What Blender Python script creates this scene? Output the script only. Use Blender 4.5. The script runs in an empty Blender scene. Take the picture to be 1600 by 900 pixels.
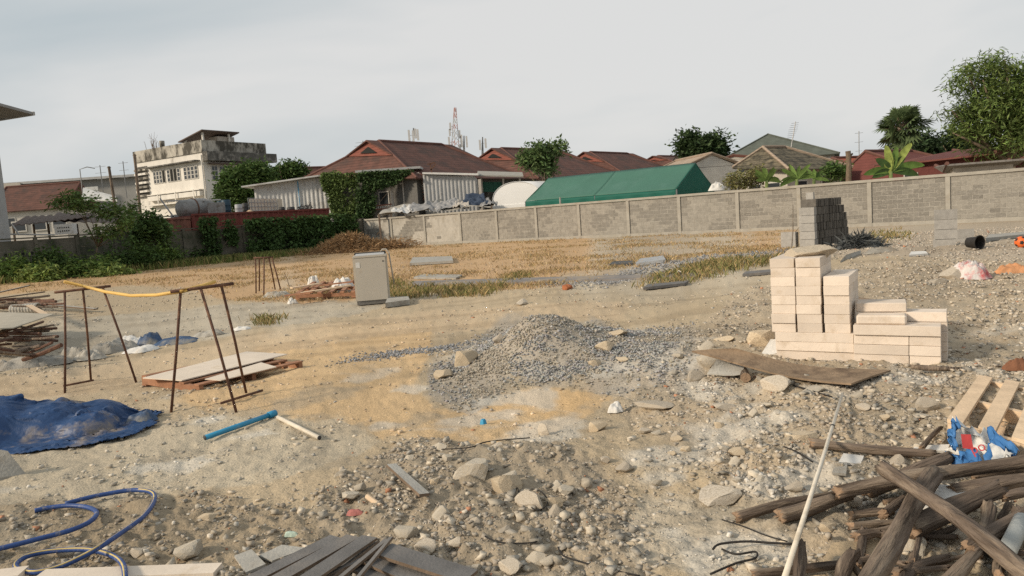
import bpy, bmesh, math, random
import numpy as np
from mathutils import Vector, Matrix

random.seed(7); RNG = np.random.default_rng(7)
SC = bpy.context.scene
COL = SC.collection
R = math.radians

# ------------------------------------------------------------------ camera
CAM_Z = 1.40; F = 1155.0; ROLL = R(3.9); PITCH = R(5.5)
fwd = Vector((0, math.cos(PITCH), -math.sin(PITCH)))
up0 = Vector((0, math.sin(PITCH), math.cos(PITCH))); rt0 = Vector((1, 0, 0))
RT = rt0 * math.cos(ROLL) - up0 * math.sin(ROLL)
UP = up0 * math.cos(ROLL) + rt0 * math.sin(ROLL)
cd = bpy.data.cameras.new('camera'); cam = bpy.data.objects.new('camera', cd); COL.objects.link(cam)
cd.sensor_width = 36; cd.lens = 36 * F / 1600; cd.clip_start = 0.05; cd.clip_end = 6000
cam.matrix_world = Matrix(((RT.x, UP.x, -fwd.x, 0), (RT.y, UP.y, -fwd.y, 0), (RT.z, UP.z, -fwd.z, CAM_Z), (0, 0, 0, 1)))
SC.camera = cam

# ------------------------------------------------------------------ world, sun, exposure
SUN_EL = R(27); SUN_AZ = R(-112)          # azimuth clockwise from +Y: from the left, a little behind the camera
w = bpy.data.worlds.new('World'); SC.world = w; w.use_nodes = True
nt = w.node_tree; nt.nodes.clear(); N = nt.nodes.new; L = nt.links.new
sky = N('ShaderNodeTexSky'); sky.sky_type = 'NISHITA'; sky.sun_disc = False
sky.sun_elevation = SUN_EL; sky.sun_rotation = SUN_AZ; sky.dust_density = 3.0; sky.air_density = 1.2
b1 = N('ShaderNodeBackground'); b1.inputs[1].default_value = 0.1; L(sky.outputs[0], b1.inputs[0])
tc = N('ShaderNodeTexCoord'); mp = N('ShaderNodeMapping'); mp.inputs['Scale'].default_value = (1, 1, 2.6)
L(tc.outputs['Generated'], mp.inputs[0])
nz = N('ShaderNodeTexNoise'); nz.inputs['Scale'].default_value = 1.25; nz.inputs['Detail'].default_value = 5; nz.inputs['Roughness'].default_value = .5
nz.inputs['Distortion'].default_value = .4
L(mp.outputs[0], nz.inputs[0])
cr = N('ShaderNodeValToRGB'); cr.color_ramp.elements[0].position = .37; cr.color_ramp.elements[0].color = (.425, .485, .515, 1)
cr.color_ramp.elements[1].position = .63; cr.color_ramp.elements[1].color = (.668, .666, .656, 1)
L(nz.outputs['Fac'], cr.inputs[0])
b2 = N('ShaderNodeBackground'); b2.inputs[1].default_value = 1.0; L(cr.outputs[0], b2.inputs[0])
mx = N('ShaderNodeMixShader'); mx.inputs[0].default_value = .93
L(b1.outputs[0], mx.inputs[1]); L(b2.outputs[0], mx.inputs[2])
wo = N('ShaderNodeOutputWorld'); L(mx.outputs[0], wo.inputs[0])

sl = bpy.data.lights.new('sun', 'SUN'); so = bpy.data.objects.new('sun', sl); COL.objects.link(so)
sl.energy = 3.3; sl.angle = R(7); sl.color = (1.0, .86, .68)
sd = Vector((math.sin(SUN_AZ) * math.cos(SUN_EL), math.cos(SUN_AZ) * math.cos(SUN_EL), math.sin(SUN_EL)))
so.rotation_euler = sd.to_track_quat('Z', 'Y').to_euler()
SC.view_settings.view_transform = 'Standard'; SC.view_settings.look = 'None'; SC.view_settings.gamma = 1
SC.view_settings.exposure = 0.17; SC.view_settings.use_curve_mapping = False
SC.cycles.use_denoising = False; SC.cycles.max_bounces = 5; SC.cycles.transparent_max_bounces = 4

# ------------------------------------------------------------------ numpy noise
_P = np.random.default_rng(3).permutation(4096)
_V = np.random.default_rng(5).random(4096)
def vnoise(x, y, seed=0):
    x = np.asarray(x, float) + seed * 17.31; y = np.asarray(y, float) - seed * 9.77
    xi = np.floor(x).astype(int); yi = np.floor(y).astype(int); fx = x - xi; fy = y - yi
    fx = fx * fx * (3 - 2 * fx); fy = fy * fy * (3 - 2 * fy)
    def hsh(a, b): return _V[_P[(_P[a & 4095] + b) & 4095]]
    return ((hsh(xi, yi) * (1 - fx) + hsh(xi + 1, yi) * fx) * (1 - fy) + (hsh(xi, yi + 1) * (1 - fx) + hsh(xi + 1, yi + 1) * fx) * fy)
def fbm(x, y, oct=4, seed=0, gain=.5):
    s = 0; a = 1; t = 0
    for k in range(oct):
        s = s + a * vnoise(x * 2.0 ** k, y * 2.0 ** k, seed + k * 3); t += a; a *= gain
    return s / t
def sstep(a, b, x):
    t = np.clip((np.asarray(x, float) - a) / (b - a), 0, 1); return t * t * (3 - 2 * t)

# ------------------------------------------------------------------ terrain height
_ctl = np.array([(0, 1.5, 0), (0, 2.6, 0), (-2, 3, 0), (2, 3, .03), (0, 5, .0), (-3, 6, .0), (-5, 6, 0), (-5, 8, -.06), (3, 5, .14), (5, 6, .17), (3.4, 8, .17),
    (7, 8, .18), (7, 16, .2), (10, 15, .2), (12, 20, .12), (0, 9, .04), (-1.5, 9, .03), (-2.2, 11, -.03), (1, 12, .04), (-2.7, 14, -.08), (-6, 10, -.13), (-8, 12, -.13), (-10, 18, -.12), (-4, 20, -.1),
    (0, 25, -.13), (5, 25, -.1), (14, 26, -.1), (-20, 35, -.17), (-10, 50, -.17), (5, 40, -.17), (20, 34, -.17), (0, 80, -.17), (-60, 80, -.17), (60, 80, -.17), (0, 300, -.17), (-12, 2, 0), (12, 2, .1), (0, -4, 0), (0, .4, 0)], float)
def _uv(x, y):
    r = np.sqrt(x * x + y * y) + .05; a = np.arctan2(x, y); return a * 1.6, np.log(r) * 1.5
_cu, _cv = _uv(_ctl[:, 0], _ctl[:, 1])
MOUND = (.26, 7.05)
def h_mid(x, y):
    x = np.asarray(x, float); y = np.asarray(y, float); u, v = _uv(x, y)
    num = 0; den = 0
    for k in range(len(_ctl)):
        wgt = 1 / ((u - _cu[k]) ** 2 + (v - _cv[k]) ** 2 + .02) ** 2
        num = num + wgt * _ctl[k, 2]; den = den + wgt
    z = num / den
    far = sstep(26, 34, np.sqrt(x * x + y * y))
    z = z + (fbm(x / 1.7, y / 1.7, 3, 1) - .5) * .10 * (1 - far)
    # gravel heap: main cone plus low skirts
    d = np.sqrt(((x - MOUND[0]) / 1.12) ** 2 + ((y - MOUND[1]) / 1.25) ** 2)
    z = z + .335 * np.exp(-(d * 1.9) ** 2) * (.80 + .45 * fbm(x * 2.2, y * 2.2, 3, 8))
    d = np.sqrt(((x - 1.0) / .9) ** 2 + ((y - 7.1) / .9) ** 2); z = z + .09 * np.exp(-(d * 1.3) ** 2)
    d = np.sqrt(((x - 1.75) / .9) ** 2 + ((y - 6.4) / .9) ** 2); z = z + .05 * np.exp(-(d * 1.3) ** 2)
    # broken ridge of rubble in the foreground
    d = np.sqrt(((x + .1) / .75) ** 2 + ((y - 4.0) / .35) ** 2); z = z + .07 * np.exp(-d ** 2)
    d = np.sqrt(((x - 1.25) / .5) ** 2 + ((y - 3.75) / .22) ** 2); z = z + .04 * np.exp(-d ** 2)
    return z
def hz1(x, y): return float(h_mid(np.array([x]), np.array([y]))[0])
_ts = 1.2 * (260 / 1.2) ** (np.arange(2400) / 2399.0)
def ray(px, py):
    return RT * ((px - 800) / F) + UP * ((450 - py) / F) + fwd
def G(px, py, dz=0.0):
    """where the sight line of a photo pixel meets the terrain (raised by dz)"""
    d = ray(px, py); x = d.x * _ts; y = d.y * _ts; z = CAM_Z + d.z * _ts
    below = z < h_mid(x, y) + dz
    i = int(np.argmax(below)) if below.any() else len(_ts) - 1
    if i > 0:
        z0 = z[i - 1] - h_mid(x[i - 1:i], y[i - 1:i])[0] - dz; z1 = z[i] - h_mid(x[i:i + 1], y[i:i + 1])[0] - dz
        t = _ts[i - 1] + (_ts[i] - _ts[i - 1]) * (z0 / (z0 - z1 + 1e-9))
    else: t = _ts[0]
    return Vector((d.x * t, d.y * t, CAM_Z + d.z * t))
def PY(px, py, Y):
    d = ray(px, py); t = Y / d.y; return Vector((d.x * t, Y, CAM_Z + d.z * t))

# ------------------------------------------------------------------ object helpers
def tag(o, label=None, cat=None, group=None, kind=None):
    if label: o['label'] = label
    if cat: o['category'] = cat
    if group: o['group'] = group
    if kind: o['kind'] = kind
    elif cat: o['kind'] = 'thing'
    return o
def thing(name, label, cat, loc=(0, 0, 0), group=None):
    o = bpy.data.objects.new(name, None); COL.objects.link(o); o.location = loc; o.empty_display_size = .1
    return tag(o, label, cat, group)
def wloc(o):
    v = Vector((0, 0, 0))
    while o is not None: v = v + Vector(o.location); o = o.parent
    return v
class MB:
    def __init__(s): s.v = []; s.f = []; s.m = []
    def add(s, vs, fs, mi=0):
        k = len(s.v); s.v += [tuple(p) for p in vs]; s.f += [tuple(i + k for i in f) for f in fs]; s.m += [mi] * len(fs); return s
    def quad(s, a, b, c, d, mi=0): return s.add([a, b, c, d], [(0, 1, 2, 3)], mi)
    def hexa(s, p, mi=0):       # 8 points: bottom 4 ccw, top 4 ccw
        return s.add(p, [(3, 2, 1, 0), (4, 5, 6, 7), (0, 1, 5, 4), (1, 2, 6, 5), (2, 3, 7, 6), (3, 0, 4, 7)], mi)
    def box(s, o, a, b, c, mi=0):   # corner + 3 edge vectors
        o, a, b, c = map(Vector, (o, a, b, c))
        return s.hexa([o, o + a, o + a + b, o + b, o + c, o + a + c, o + a + b + c, o + b + c], mi)
    def cbox(s, c, sx, sy, sz, rz=0, mi=0):   # centred in x,y, base at c.z
        ca, sa = math.cos(rz), math.sin(rz); a = Vector((ca, sa, 0)) * sx; b = Vector((-sa, ca, 0)) * sy
        return s.box(Vector(c) - a / 2 - b / 2, a, b, (0, 0, sz), mi)
    def beam(s, p, q, wd, ht, mi=0):
        p, q = Vector(p), Vector(q); d = (q - p).normalized()
        sd_ = d.cross(Vector((0, 0, 1)));  sd_ = sd_.normalized() if sd_.length > 1e-4 else Vector((1, 0, 0)); u = sd_.cross(d)
        o = p - sd_ * wd / 2 - u * ht / 2
        return s.box(o, sd_ * wd, q - p, u * ht, mi)
    def tube(s, pts, r, n=8, cap=True, mi=0, capmi=None):
        pts = [Vector(p) for p in pts]; rs = r if isinstance(r, (list, tuple)) else [r] * len(pts)
        k0 = len(s.v); ref = None
        for i, p in enumerate(pts):
            d = (pts[min(i + 1, len(pts) - 1)] - pts[max(i - 1, 0)]).normalized()
            if ref is None: ref = d.orthogonal().normalized()
            ref = (ref - d * ref.dot(d)); ref = ref.normalized() if ref.length > 1e-6 else d.orthogonal().normalized()
            b = d.cross(ref)
            for j in range(n):
                a = 2 * math.pi * j / n; s.v.append(tuple(p + (ref * math.cos(a) + b * math.sin(a)) * rs[i]))
        for i in range(len(pts) - 1):
            for j in range(n):
                s.f.append((k0 + i * n + j, k0 + i * n + (j + 1) % n, k0 + (i + 1) * n + (j + 1) % n, k0 + (i + 1) * n + j)); s.m.append(mi)
        if cap:
            cm = mi if capmi is None else capmi
            s.f.append(tuple(k0 + j for j in reversed(range(n)))); s.m.append(cm)
            e = k0 + (len(pts) - 1) * n; s.f.append(tuple(e + j for j in range(n))); s.m.append(cm)
        return s
    def prism(s, poly, ext, mi=0):   # closed polygon of 3D points extruded by a vector
        n = len(poly); poly = [Vector(p) for p in poly]; ext = Vector(ext)
        return s.add(poly + [p + ext for p in poly], [tuple(reversed(range(n))), tuple(range(n, 2 * n))] + [(i, (i + 1) % n, n + (i + 1) % n, n + i) for i in range(n)], mi)
    def grid(s, fn, nu, nv, mi=0):
        vs = [fn(i / nu, j / nv) for j in range(nv + 1) for i in range(nu + 1)]
        return s.add(vs, [(j * (nu + 1) + i, j * (nu + 1) + i + 1, (j + 1) * (nu + 1) + i + 1, (j + 1) * (nu + 1) + i) for j in range(nv) for i in range(nu)], mi)
    def shell(s, fn, nu, nv, th=(0, 0, -.004), mi=0):   # a sheet with thickness
        th = Vector(th); k = len(s.v); s.grid(fn, nu, nv, mi); n = (nu + 1) * (nv + 1)
        s.v += [tuple(Vector(p) + th) for p in s.v[k:k + n]]
        fs = [tuple(i + n for i in reversed(f)) for f in s.f[-nu * nv:]]
        s.f += fs; s.m += [mi] * len(fs)
        ring = [i for i in range(nu + 1)] + [j * (nu + 1) + nu for j in range(1, nv + 1)] + [nv * (nu + 1) + i for i in range(nu - 1, -1, -1)] + [j * (nu + 1) for j in range(nv - 1, 0, -1)]
        for i in range(len(ring)):
            a, b = ring[i] + k, ring[(i + 1) % len(ring)] + k; s.f.append((b, a, a + n, b + n)); s.m.append(mi)
        return s
    def build(s, name, mat, parent=None, smooth=False, origin=None):
        me = bpy.data.meshes.new(name)
        if parent is not None: o0 = wloc(parent)
        elif origin is not None: o0 = Vector(origin)
        else:
            a = np.array(s.v); o0 = Vector((a[:, 0].mean(), a[:, 1].mean(), a[:, 2].min()))
        me.from_pydata([(p[0] - o0.x, p[1] - o0.y, p[2] - o0.z) for p in s.v], [], s.f)
        for m_ in (mat if isinstance(mat, (list, tuple)) else [mat]): me.materials.append(m_)
        if any(s.m): me.polygons.foreach_set('material_index', s.m)
        if smooth: me.polygons.foreach_set('use_smooth', [True] * len(s.f))
        me.update()
        ob = bpy.data.objects.new(name, me); COL.objects.link(ob)
        if parent is not None: ob.parent = parent
        else: ob.location = o0
        return ob
def inst(me, name, loc, rot=(0, 0, 0), scale=(1, 1, 1), parent=None):
    o = bpy.data.objects.new(name, me); COL.objects.link(o)
    if parent is not None: o.parent = parent; loc = Vector(loc) - wloc(parent)
    o.location = loc; o.rotation_euler = rot; o.scale = scale; return o
def npmesh(name, V, Fc, mat, cols=None, smooth=False):
    """mesh from numpy arrays; Fc is (n,3) or (n,4)"""
    me = bpy.data.meshes.new(name); nv = len(V); nf, k = Fc.shape
    me.vertices.add(nv); me.vertices.foreach_set('co', np.ascontiguousarray(V, np.float32).ravel())
    me.loops.add(nf * k); me.loops.foreach_set('vertex_index', np.ascontiguousarray(Fc, np.int32).ravel())
    me.polygons.add(nf); me.polygons.foreach_set('loop_start', np.arange(0, nf * k, k, dtype=np.int32))
    try: me.polygons.foreach_set('loop_total', np.full(nf, k, dtype=np.int32))
    except Exception: pass
    if smooth: me.polygons.foreach_set('use_smooth', np.ones(nf, bool))
    if cols is not None:
        at_ = me.color_attributes.new('tint', 'FLOAT_COLOR', 'POINT')
        c4 = np.ones((nv, 4), np.float32); c4[:, :3] = cols; at_.data.foreach_set('color', c4.ravel())
    me.materials.append(mat); me.update(calc_edges=True); me.validate(); return me
def link(name, me, loc=(0, 0, 0), parent=None):
    o = bpy.data.objects.new(name, me); COL.objects.link(o); o.location = loc
    if parent is not None: o.parent = parent
    return o

# ------------------------------------------------------------------ materials
def mat(name, col, rough=.85, var=.18, scale=6.0, bump=.25, bscale=45.0, spot=None, spot_amt=.4, spot_scale=3.0, metal=0.0, rnd=0.0,
        attr=False, spec=.3, stretch=(1, 1, 1), trans=0.0, wave=None, hue=0.0):
    m = bpy.data.materials.new(name); m.use_nodes = True; t = m.node_tree; n = t.nodes.new; l = t.links.new
    bs = t.nodes['Principled BSDF']; bs.inputs['Roughness'].default_value = rough; bs.inputs['Metallic'].default_value = metal
    bs.inputs['Specular IOR Level'].default_value = spec
    co = n('ShaderNodeTexCoord'); mpn = n('ShaderNodeMapping'); mpn.inputs['Scale'].default_value = stretch; l(co.outputs['Object'], mpn.inputs[0])
    if rnd:
        oi = n('ShaderNodeObjectInfo'); sc_ = n('ShaderNodeVectorMath'); sc_.operation = 'SCALE'; sc_.inputs[0].default_value = (37, 51, 23); l(oi.outputs['Random'], sc_.inputs['Scale'])
        l(sc_.outputs[0], mpn.inputs['Location'])
    vec = mpn.outputs[0]
    n1 = n('ShaderNodeTexNoise'); n1.inputs['Scale'].default_value = scale; n1.inputs['Detail'].default_value = 6; n1.inputs['Roughness'].default_value = .62; l(vec, n1.inputs[0])
    mr = n('ShaderNodeMapRange'); mr.inputs[1].default_value = .28; mr.inputs[2].default_value = .72; mr.inputs[3].default_value = 1 - var; mr.inputs[4].default_value = 1 + var
    l(n1.outputs['Fac'], mr.inputs[0]); val = mr.outputs[0]
    if rnd:
        r2 = n('ShaderNodeMapRange'); r2.inputs[3].default_value = 1 - rnd; r2.inputs[4].default_value = 1 + rnd; l(oi.outputs['Random'], r2.inputs[0])
        mm = n('ShaderNodeMath'); mm.operation = 'MULTIPLY'; l(val, mm.inputs[0]); l(r2.outputs[0], mm.inputs[1]); val = mm.outputs[0]
    sv = n('ShaderNodeVectorMath'); sv.operation = 'SCALE'; l(val, sv.inputs['Scale'])
    if attr:
        a_ = n('ShaderNodeAttribute'); a_.attribute_name = 'tint'; l(a_.outputs['Color'], sv.inputs[0])
    else: sv.inputs[0].default_value = col
    c = sv.outputs[0]
    if spot:
        n2 = n('ShaderNodeTexNoise'); n2.inputs['Scale'].default_value = spot_scale; n2.inputs['Detail'].default_value = 7; n2.inputs['Roughness'].default_value = .68; l(vec, n2.inputs[0])
        m2 = n('ShaderNodeMapRange'); m2.inputs[1].default_value = .62 - spot_amt * .35; m2.inputs[2].default_value = .78 - spot_amt * .35; l(n2.outputs['Fac'], m2.inputs[0])
        mxn = n('ShaderNodeMix'); mxn.data_type = 'RGBA'; l(m2.outputs[0], mxn.inputs[0]); l(c, mxn.inputs[6]); mxn.inputs[7].default_value = (*spot, 1); c = mxn.outputs[2]
    hgt = None
    if wave:            # (axis, scale, depth 0..1 of darker joints)
        wv = n('ShaderNodeTexWave'); wv.wave_type = 'BANDS'; wv.bands_direction = wave[0]; wv.wave_profile = 'SAW'; wv.inputs['Scale'].default_value = wave[1]; wv.inputs['Distortion'].default_value = .25
        wv.inputs['Detail'].default_value = 2; l(co.outputs['Object'], wv.inputs[0]); hgt = wv.outputs['Fac']
        m3 = n('ShaderNodeMapRange'); m3.inputs[1].default_value = 0; m3.inputs[2].default_value = .3; m3.inputs[3].default_value = 1 - wave[2]; m3.inputs[4].default_value = 1; l(hgt, m3.inputs[0])
        s3 = n('ShaderNodeVectorMath'); s3.operation = 'SCALE'; l(c, s3.inputs[0]); l(m3.outputs[0], s3.inputs['Scale']); c = s3.outputs[0]
    l(c, bs.inputs['Base Color'])
    if bump:
        n3 = n('ShaderNodeTexNoise'); n3.inputs['Scale'].default_value = bscale; n3.inputs['Detail'].default_value = 5; l(vec, n3.inputs[0])
        bp = n('ShaderNodeBump'); bp.inputs['Strength'].default_value = bump; bp.inputs['Distance'].default_value = .02; l(n3.outputs['Fac'], bp.inputs['Height']); l(bp.outputs[0], bs.inputs['Normal'])
        if hgt is not None:
            b_ = n('ShaderNodeBump'); b_.inputs['Strength'].default_value = .6; b_.inputs['Distance'].default_value = .05; l(hgt, b_.inputs['Height']); l(bp.outputs[0], b_.inputs['Normal']); l(b_.outputs[0], bs.inputs['Normal'])
    if trans:
        tr = n('ShaderNodeBsdfTranslucent'); l(c, tr.inputs[0]); ms = n('ShaderNodeMixShader'); ms.inputs[0].default_value = trans
        l(bs.outputs[0], ms.inputs[1]); l(tr.outputs[0], ms.inputs[2]); l(ms.outputs[0], t.nodes['Material Output'].inputs[0])
    return m
# ================================================================== GROUND
def wpoly(pp): return [(G(a, b).x, G(a, b).y) for a, b in pp]
def inpoly(poly, x, y):
    ins = np.zeros(x.shape, bool); n = len(poly); j = n - 1
    for i in range(n):
        xi, yi = poly[i]; xj, yj = poly[j]
        c = ((yi > y) != (yj > y)) & (x < (xj - xi) * (y - yi) / (yj - yi + 1e-12) + xi); ins ^= c; j = i
    return ins
_zc = [None, None]
def zone(poly, x, y, wob=.06):
    if _zc[0] is not x:
        r = np.sqrt(x * x + y * y); L_ = []
        for k in range(6):
            f_ = .12 * r / (1 + .35 * k); a = r * (k + 1) / 3.2; L_.append(((fbm(x / f_, y / f_, 3, 20 + k) - .5) * 2 * a, (fbm(x / f_, y / f_, 3, 30 + k) - .5) * 2.6 * a))
        _zc[0] = x; _zc[1] = L_
    m = 0
    for dx, dy in _zc[1]: m = m + inpoly(poly, x + dx * wob, y + dy * wob)       # ragged, feathered outline
    return m / 6.0
Z = {k: wpoly(v) for k, v in dict(
    sand=[(240, 640), (330, 565), (470, 510), (690, 500), (680, 560), (640, 600), (700, 640), (940, 600), (970, 625), (800, 690), (560, 690), (430, 640)],
    crest=[(-150, 610), (200, 565), (420, 515), (680, 484), (1000, 470), (980, 500), (660, 520), (430, 548), (240, 595), (-150, 660)],
    pocket=[(770, 615), (850, 600), (960, 598), (900, 640), (790, 655), (720, 640)],
    greydirt=[(-100, 740), (330, 645), (540, 650), (600, 690), (420, 750), (-100, 830)],
    rubble=[(430, 930), (500, 760), (620, 690), (860, 690), (1000, 770), (1040, 930)],
    rubbleL=[(-200, 800), (300, 770), (500, 790), (520, 930), (-200, 930)],
    white=[(1020, 770), (1250, 790), (1220, 900), (960, 880), (980, 800)],
    rightrub=[(960, 640), (1060, 520), (1200, 440), (1450, 400), (1800, 370), (1800, 900), (1240, 900), (1100, 720)],
    farright=[(1230, 400), (1350, 352), (1800, 335), (1800, 420), (1400, 400)],
    dry=[(-200, 475), (200, 445), (400, 470), (560, 472), (640, 440), (830, 452), (1000, 428), (1230, 398), (1240, 358), (900, 372), (620, 386), (480, 396), (300, 412), (-200, 455)],
    gravelstrip=[(820, 446), (960, 428), (1080, 402), (1225, 388), (1225, 402), (1060, 418), (960, 447)],
    gravel=[(690, 575), (740, 525), (850, 485), (960, 515), (1070, 510), (1085, 570), (1060, 610), (960, 625), (850, 585), (740, 640), (680, 615)],
    greyband=[(-200, 560), (100, 500), (400, 470), (640, 470), (560, 490), (380, 520), (100, 560), (-200, 620)],
).items()}
COLS = dict(sand=(.52, .37, .21), crest=(.485, .375, .25), pocket=(.56, .385, .205), greydirt=(.43, .375, .285), rubble=(.30, .25, .185), rubbleL=(.275, .222, .155), white=(.45, .395, .31),
            rightrub=(.385, .315, .228), farright=(.37, .31, .24), dry=(.455, .30, .165), gravelstrip=(.30, .27, .235), gravel=(.36, .32, .265), greyband=(.40, .355, .28))
STRG = dict(crest=.75, greydirt=.8, white=.7, rightrub=.75, farright=.8, dry=.85)
def ground_col(x, y):
    c = np.zeros(x.shape + (3,)) + np.array((.41, .33, .225)); r = np.sqrt(x * x + y * y)
    for k, p in Z.items():
        m = zone(p, x, y, .10 if k == 'gravel' else .06); m = sstep(.22, .78, m + (fbm(x / (.035 * r + .03), y / (.035 * r + .03), 4, 52) - .5) * 1.1 * (m * (1 - m) * 4)) * STRG.get(k, .9)
        c = c * (1 - m[..., None]) + np.array(COLS[k]) * m[..., None]
    # far bare patches in the dry grass, cement spills, grey lumps
    n = fbm(x / (.10 * r + .3), y / (.16 * r + .3), 4, 50); m = sstep(.55, .68, n) * sstep(9, 14, r) * .75
    c = c * (1 - m[..., None]) + np.array((.42, .37, .29)) * m[..., None]
    n = fbm(x / .55, y / .55, 5, 60); m = sstep(.60, .70, n) * .6 * sstep(9, 6, r)
    c = c * (1 - m[..., None]) + np.array((.53, .50, .44)) * m[..., None]
    n = fbm(x / .4, y / .4, 5, 70); m = sstep(.58, .70, n) * .55 * sstep(10, 7, r)
    c = c * (1 - m[..., None]) + np.array((.29, .25, .19)) * m[..., None]
    n = fbm(x / (.05 * r + .02), y / (.05 * r + .02), 4, 80); c = c * (.80 + .42 * n)[..., None]
    st_ = fbm(x / 2.2, y / .30, 4, 84); m = (sstep(.50, .62, st_) * .24 - .06) * sstep(6, 8, r) * sstep(22, 15, r)      # wheel tracks and scrapes running across
    c = c * (1 - m[..., None] * np.array((.7, .75, .8)))
    beyond = sstep(60, 75, r)[..., None]; c = c * (1 - beyond) + np.array((.30, .28, .22)) * beyond
    return c
def rub_mask(x, y):
    r = np.sqrt(x * x + y * y)
    m = np.maximum.reduce([zone(Z['rubble'], x, y), zone(Z['rubbleL'], x, y) * .8, zone(Z['rightrub'], x, y) * .9, zone(Z['farright'], x, y) * .9, zone(Z['white'], x, y) * .45, zone(Z['greydirt'], x, y) * .25])
    m = np.maximum(m, .13 + .25 * sstep(.52, .66, fbm(x / .9, y / .9, 3, 90)))
    m = m * (1 - .85 * zone(Z['pocket'], x, y)) * (.55 + .8 * fbm(x / .7, y / .7, 3, 95))
    return np.clip(m, 0.03, 1.1)
def h_full(x, y):
    r = np.sqrt(x * x + y * y); rm = rub_mask(x, y); k = sstep(40, 12, r)
    a = (fbm(x / .42, y / .42, 4, 40) - .5) * .09 + np.abs(fbm(x / .13, y / .13, 3, 42) - .5) * .11 + (fbm(x / .05, y / .05, 2, 44) - .5) * .038
    return h_mid(x, y) - .010 + (a * (.24 + .76 * rm)) * k
ang = np.concatenate([np.radians(np.linspace(-50, 50, 620)), np.radians(np.linspace(50, 310, 66)[1:-1])])
rr = [.25]
while rr[-1] < 900:
    r_ = rr[-1]; rr.append(r_ + max(.05 if r_ < 1.8 else .012, min(.0016 * r_ * r_, .14 * r_)))
rr = np.array(rr); na, nr = len(ang), len(rr)
A_, R_ = np.meshgrid(ang, rr); X = R_ * np.sin(A_); Y = R_ * np.cos(A_); Zh = h_full(X, Y)
V = np.stack([X, Y, Zh], -1).reshape(-1, 3)
i0 = (np.arange(nr - 1)[:, None] * na + np.arange(na)[None, :]); i1 = (np.arange(nr - 1)[:, None] * na + (np.arange(na)[None, :] + 1) % na)
Fq = np.stack([i0, i0 + na, i1 + na, i1], -1).reshape(-1, 4)[:, ::-1]
cc = ground_col(X, Y).reshape(-1, 3)
V = np.vstack([V, [[0, 0, 0]]]); cc = np.vstack([cc, [[.42, .36, .27]]])
m_ground = mat('packed_dirt', (1, 1, 1), .95, .24, 55, .5, 75, attr=True, spec=.10)
gme = npmesh('ground', V, Fq, m_ground, cc, True)
go = tag(link('ground', gme), kind='structure')

# ------------------------------------------------------------------ loose stones, gravel, grass
CUBE = np.array([(-1, -1, -1), (1, -1, -1), (1, 1, -1), (-1, 1, -1), (-1, -1, 1), (1, -1, 1), (1, 1, 1), (-1, 1, 1)], float) * .6
CUBEF = np.array([(0, 2, 1), (0, 3, 2), (4, 5, 6), (4, 6, 7), (0, 1, 5), (0, 5, 4), (1, 2, 6), (1, 6, 5), (2, 3, 7), (2, 7, 6), (3, 0, 4), (3, 4, 7)])
OCT = np.array([(1, 0, 0), (0, 1, 0), (-1, 0, 0), (0, -1, 0), (0, 0, 1), (0, 0, -1)], float)
OCTF = np.array([(0, 1, 4), (1, 2, 4), (2, 3, 4), (3, 0, 4), (1, 0, 5), (2, 1, 5), (3, 2, 5), (0, 3, 5)])
def scatter_stones(x, y, s, col, base, faces, flat=.7, sink=.25, jit=.35, seed=1):
    g = np.random.default_rng(seed); n = len(x); k = len(base)
    P = base[None] * (1 + (g.random((n, k, 1)) - .5) * jit * 2) + (g.random((n, k, 3)) - .5) * jit
    P = P * np.stack([.7 + .7 * g.random(n), .6 + .5 * g.random(n), flat * (.5 + .7 * g.random(n))], -1)[:, None, :]
    tl = (g.random(n) - .5) * 1.0; ct, st = np.cos(tl)[:, None], np.sin(tl)[:, None]
    P = np.stack([P[..., 0], P[..., 1] * ct - P[..., 2] * st, P[..., 1] * st + P[..., 2] * ct], -1)
    a = g.random(n) * 2 * np.pi; ca, sa = np.cos(a)[:, None], np.sin(a)[:, None]
    P = np.stack([P[..., 0] * ca - P[..., 1] * sa, P[..., 0] * sa + P[..., 1] * ca, P[..., 2]], -1) * s[:, None, None]
    z = h_full(x, y); P = P + np.stack([x, y, z + s * flat * (.5 - sink) * .8], -1)[:, None, :]
    Fs = (faces[None] + (np.arange(n) * k)[:, None, None]).reshape(-1, 3)
    return P.reshape(-1, 3), Fs, np.repeat(col, k, 0)
def polar(n, r0, r1, a0, a1, g):
    a = np.radians(a0 + (a1 - a0) * g.random(n)); r = r0 * (r1 / r0) ** g.random(n); return r * np.sin(a), r * np.cos(a), r
g = np.random.default_rng(11)
x, y, r = polar(260000, 1.6, 30, -46, 46, g)
keep = g.random(len(x)) < (.35 + 1.1 * sstep(.40, .62, fbm(x / .28, y / .28, 3, 97))) * (rub_mask(x, y) ** 1.4) * .80 * (1 - .9 * zone(Z['gravel'], x, y)); x, y, r = x[keep], y[keep], r[keep]
s = np.minimum(.0013 * r + .0024, .03) * (g.random(len(x)) ** -.55); s = np.minimum(s, .032 + .0012 * r); s *= .55
gc = ground_col(x, y); lum = gc.mean(-1, keepdims=True); gc = gc * .7 + lum * .3
pick = g.random(len(x)); br = (.82 + .62 * g.random(len(x)))[:, None]; gc = gc * br
gc[pick < .09] = np.array((.55, .49, .405)) * (.75 + .35 * g.random((int((pick < .09).sum()), 1)))
mk = (pick > .13) & (pick < .24); gc[mk] = np.array((.37, .345, .30)) * (.7 + .6 * g.random((int(mk.sum()), 1)))
mk = (pick > .985); gc[mk] = np.array((.40, .20, .12)) * (.7 + .6 * g.random((int(mk.sum()), 1)))
m_stone = mat('rubble_stone', (1, 1, 1), .95, .25, 40, .2, 90, attr=True, spec=.12)
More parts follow.
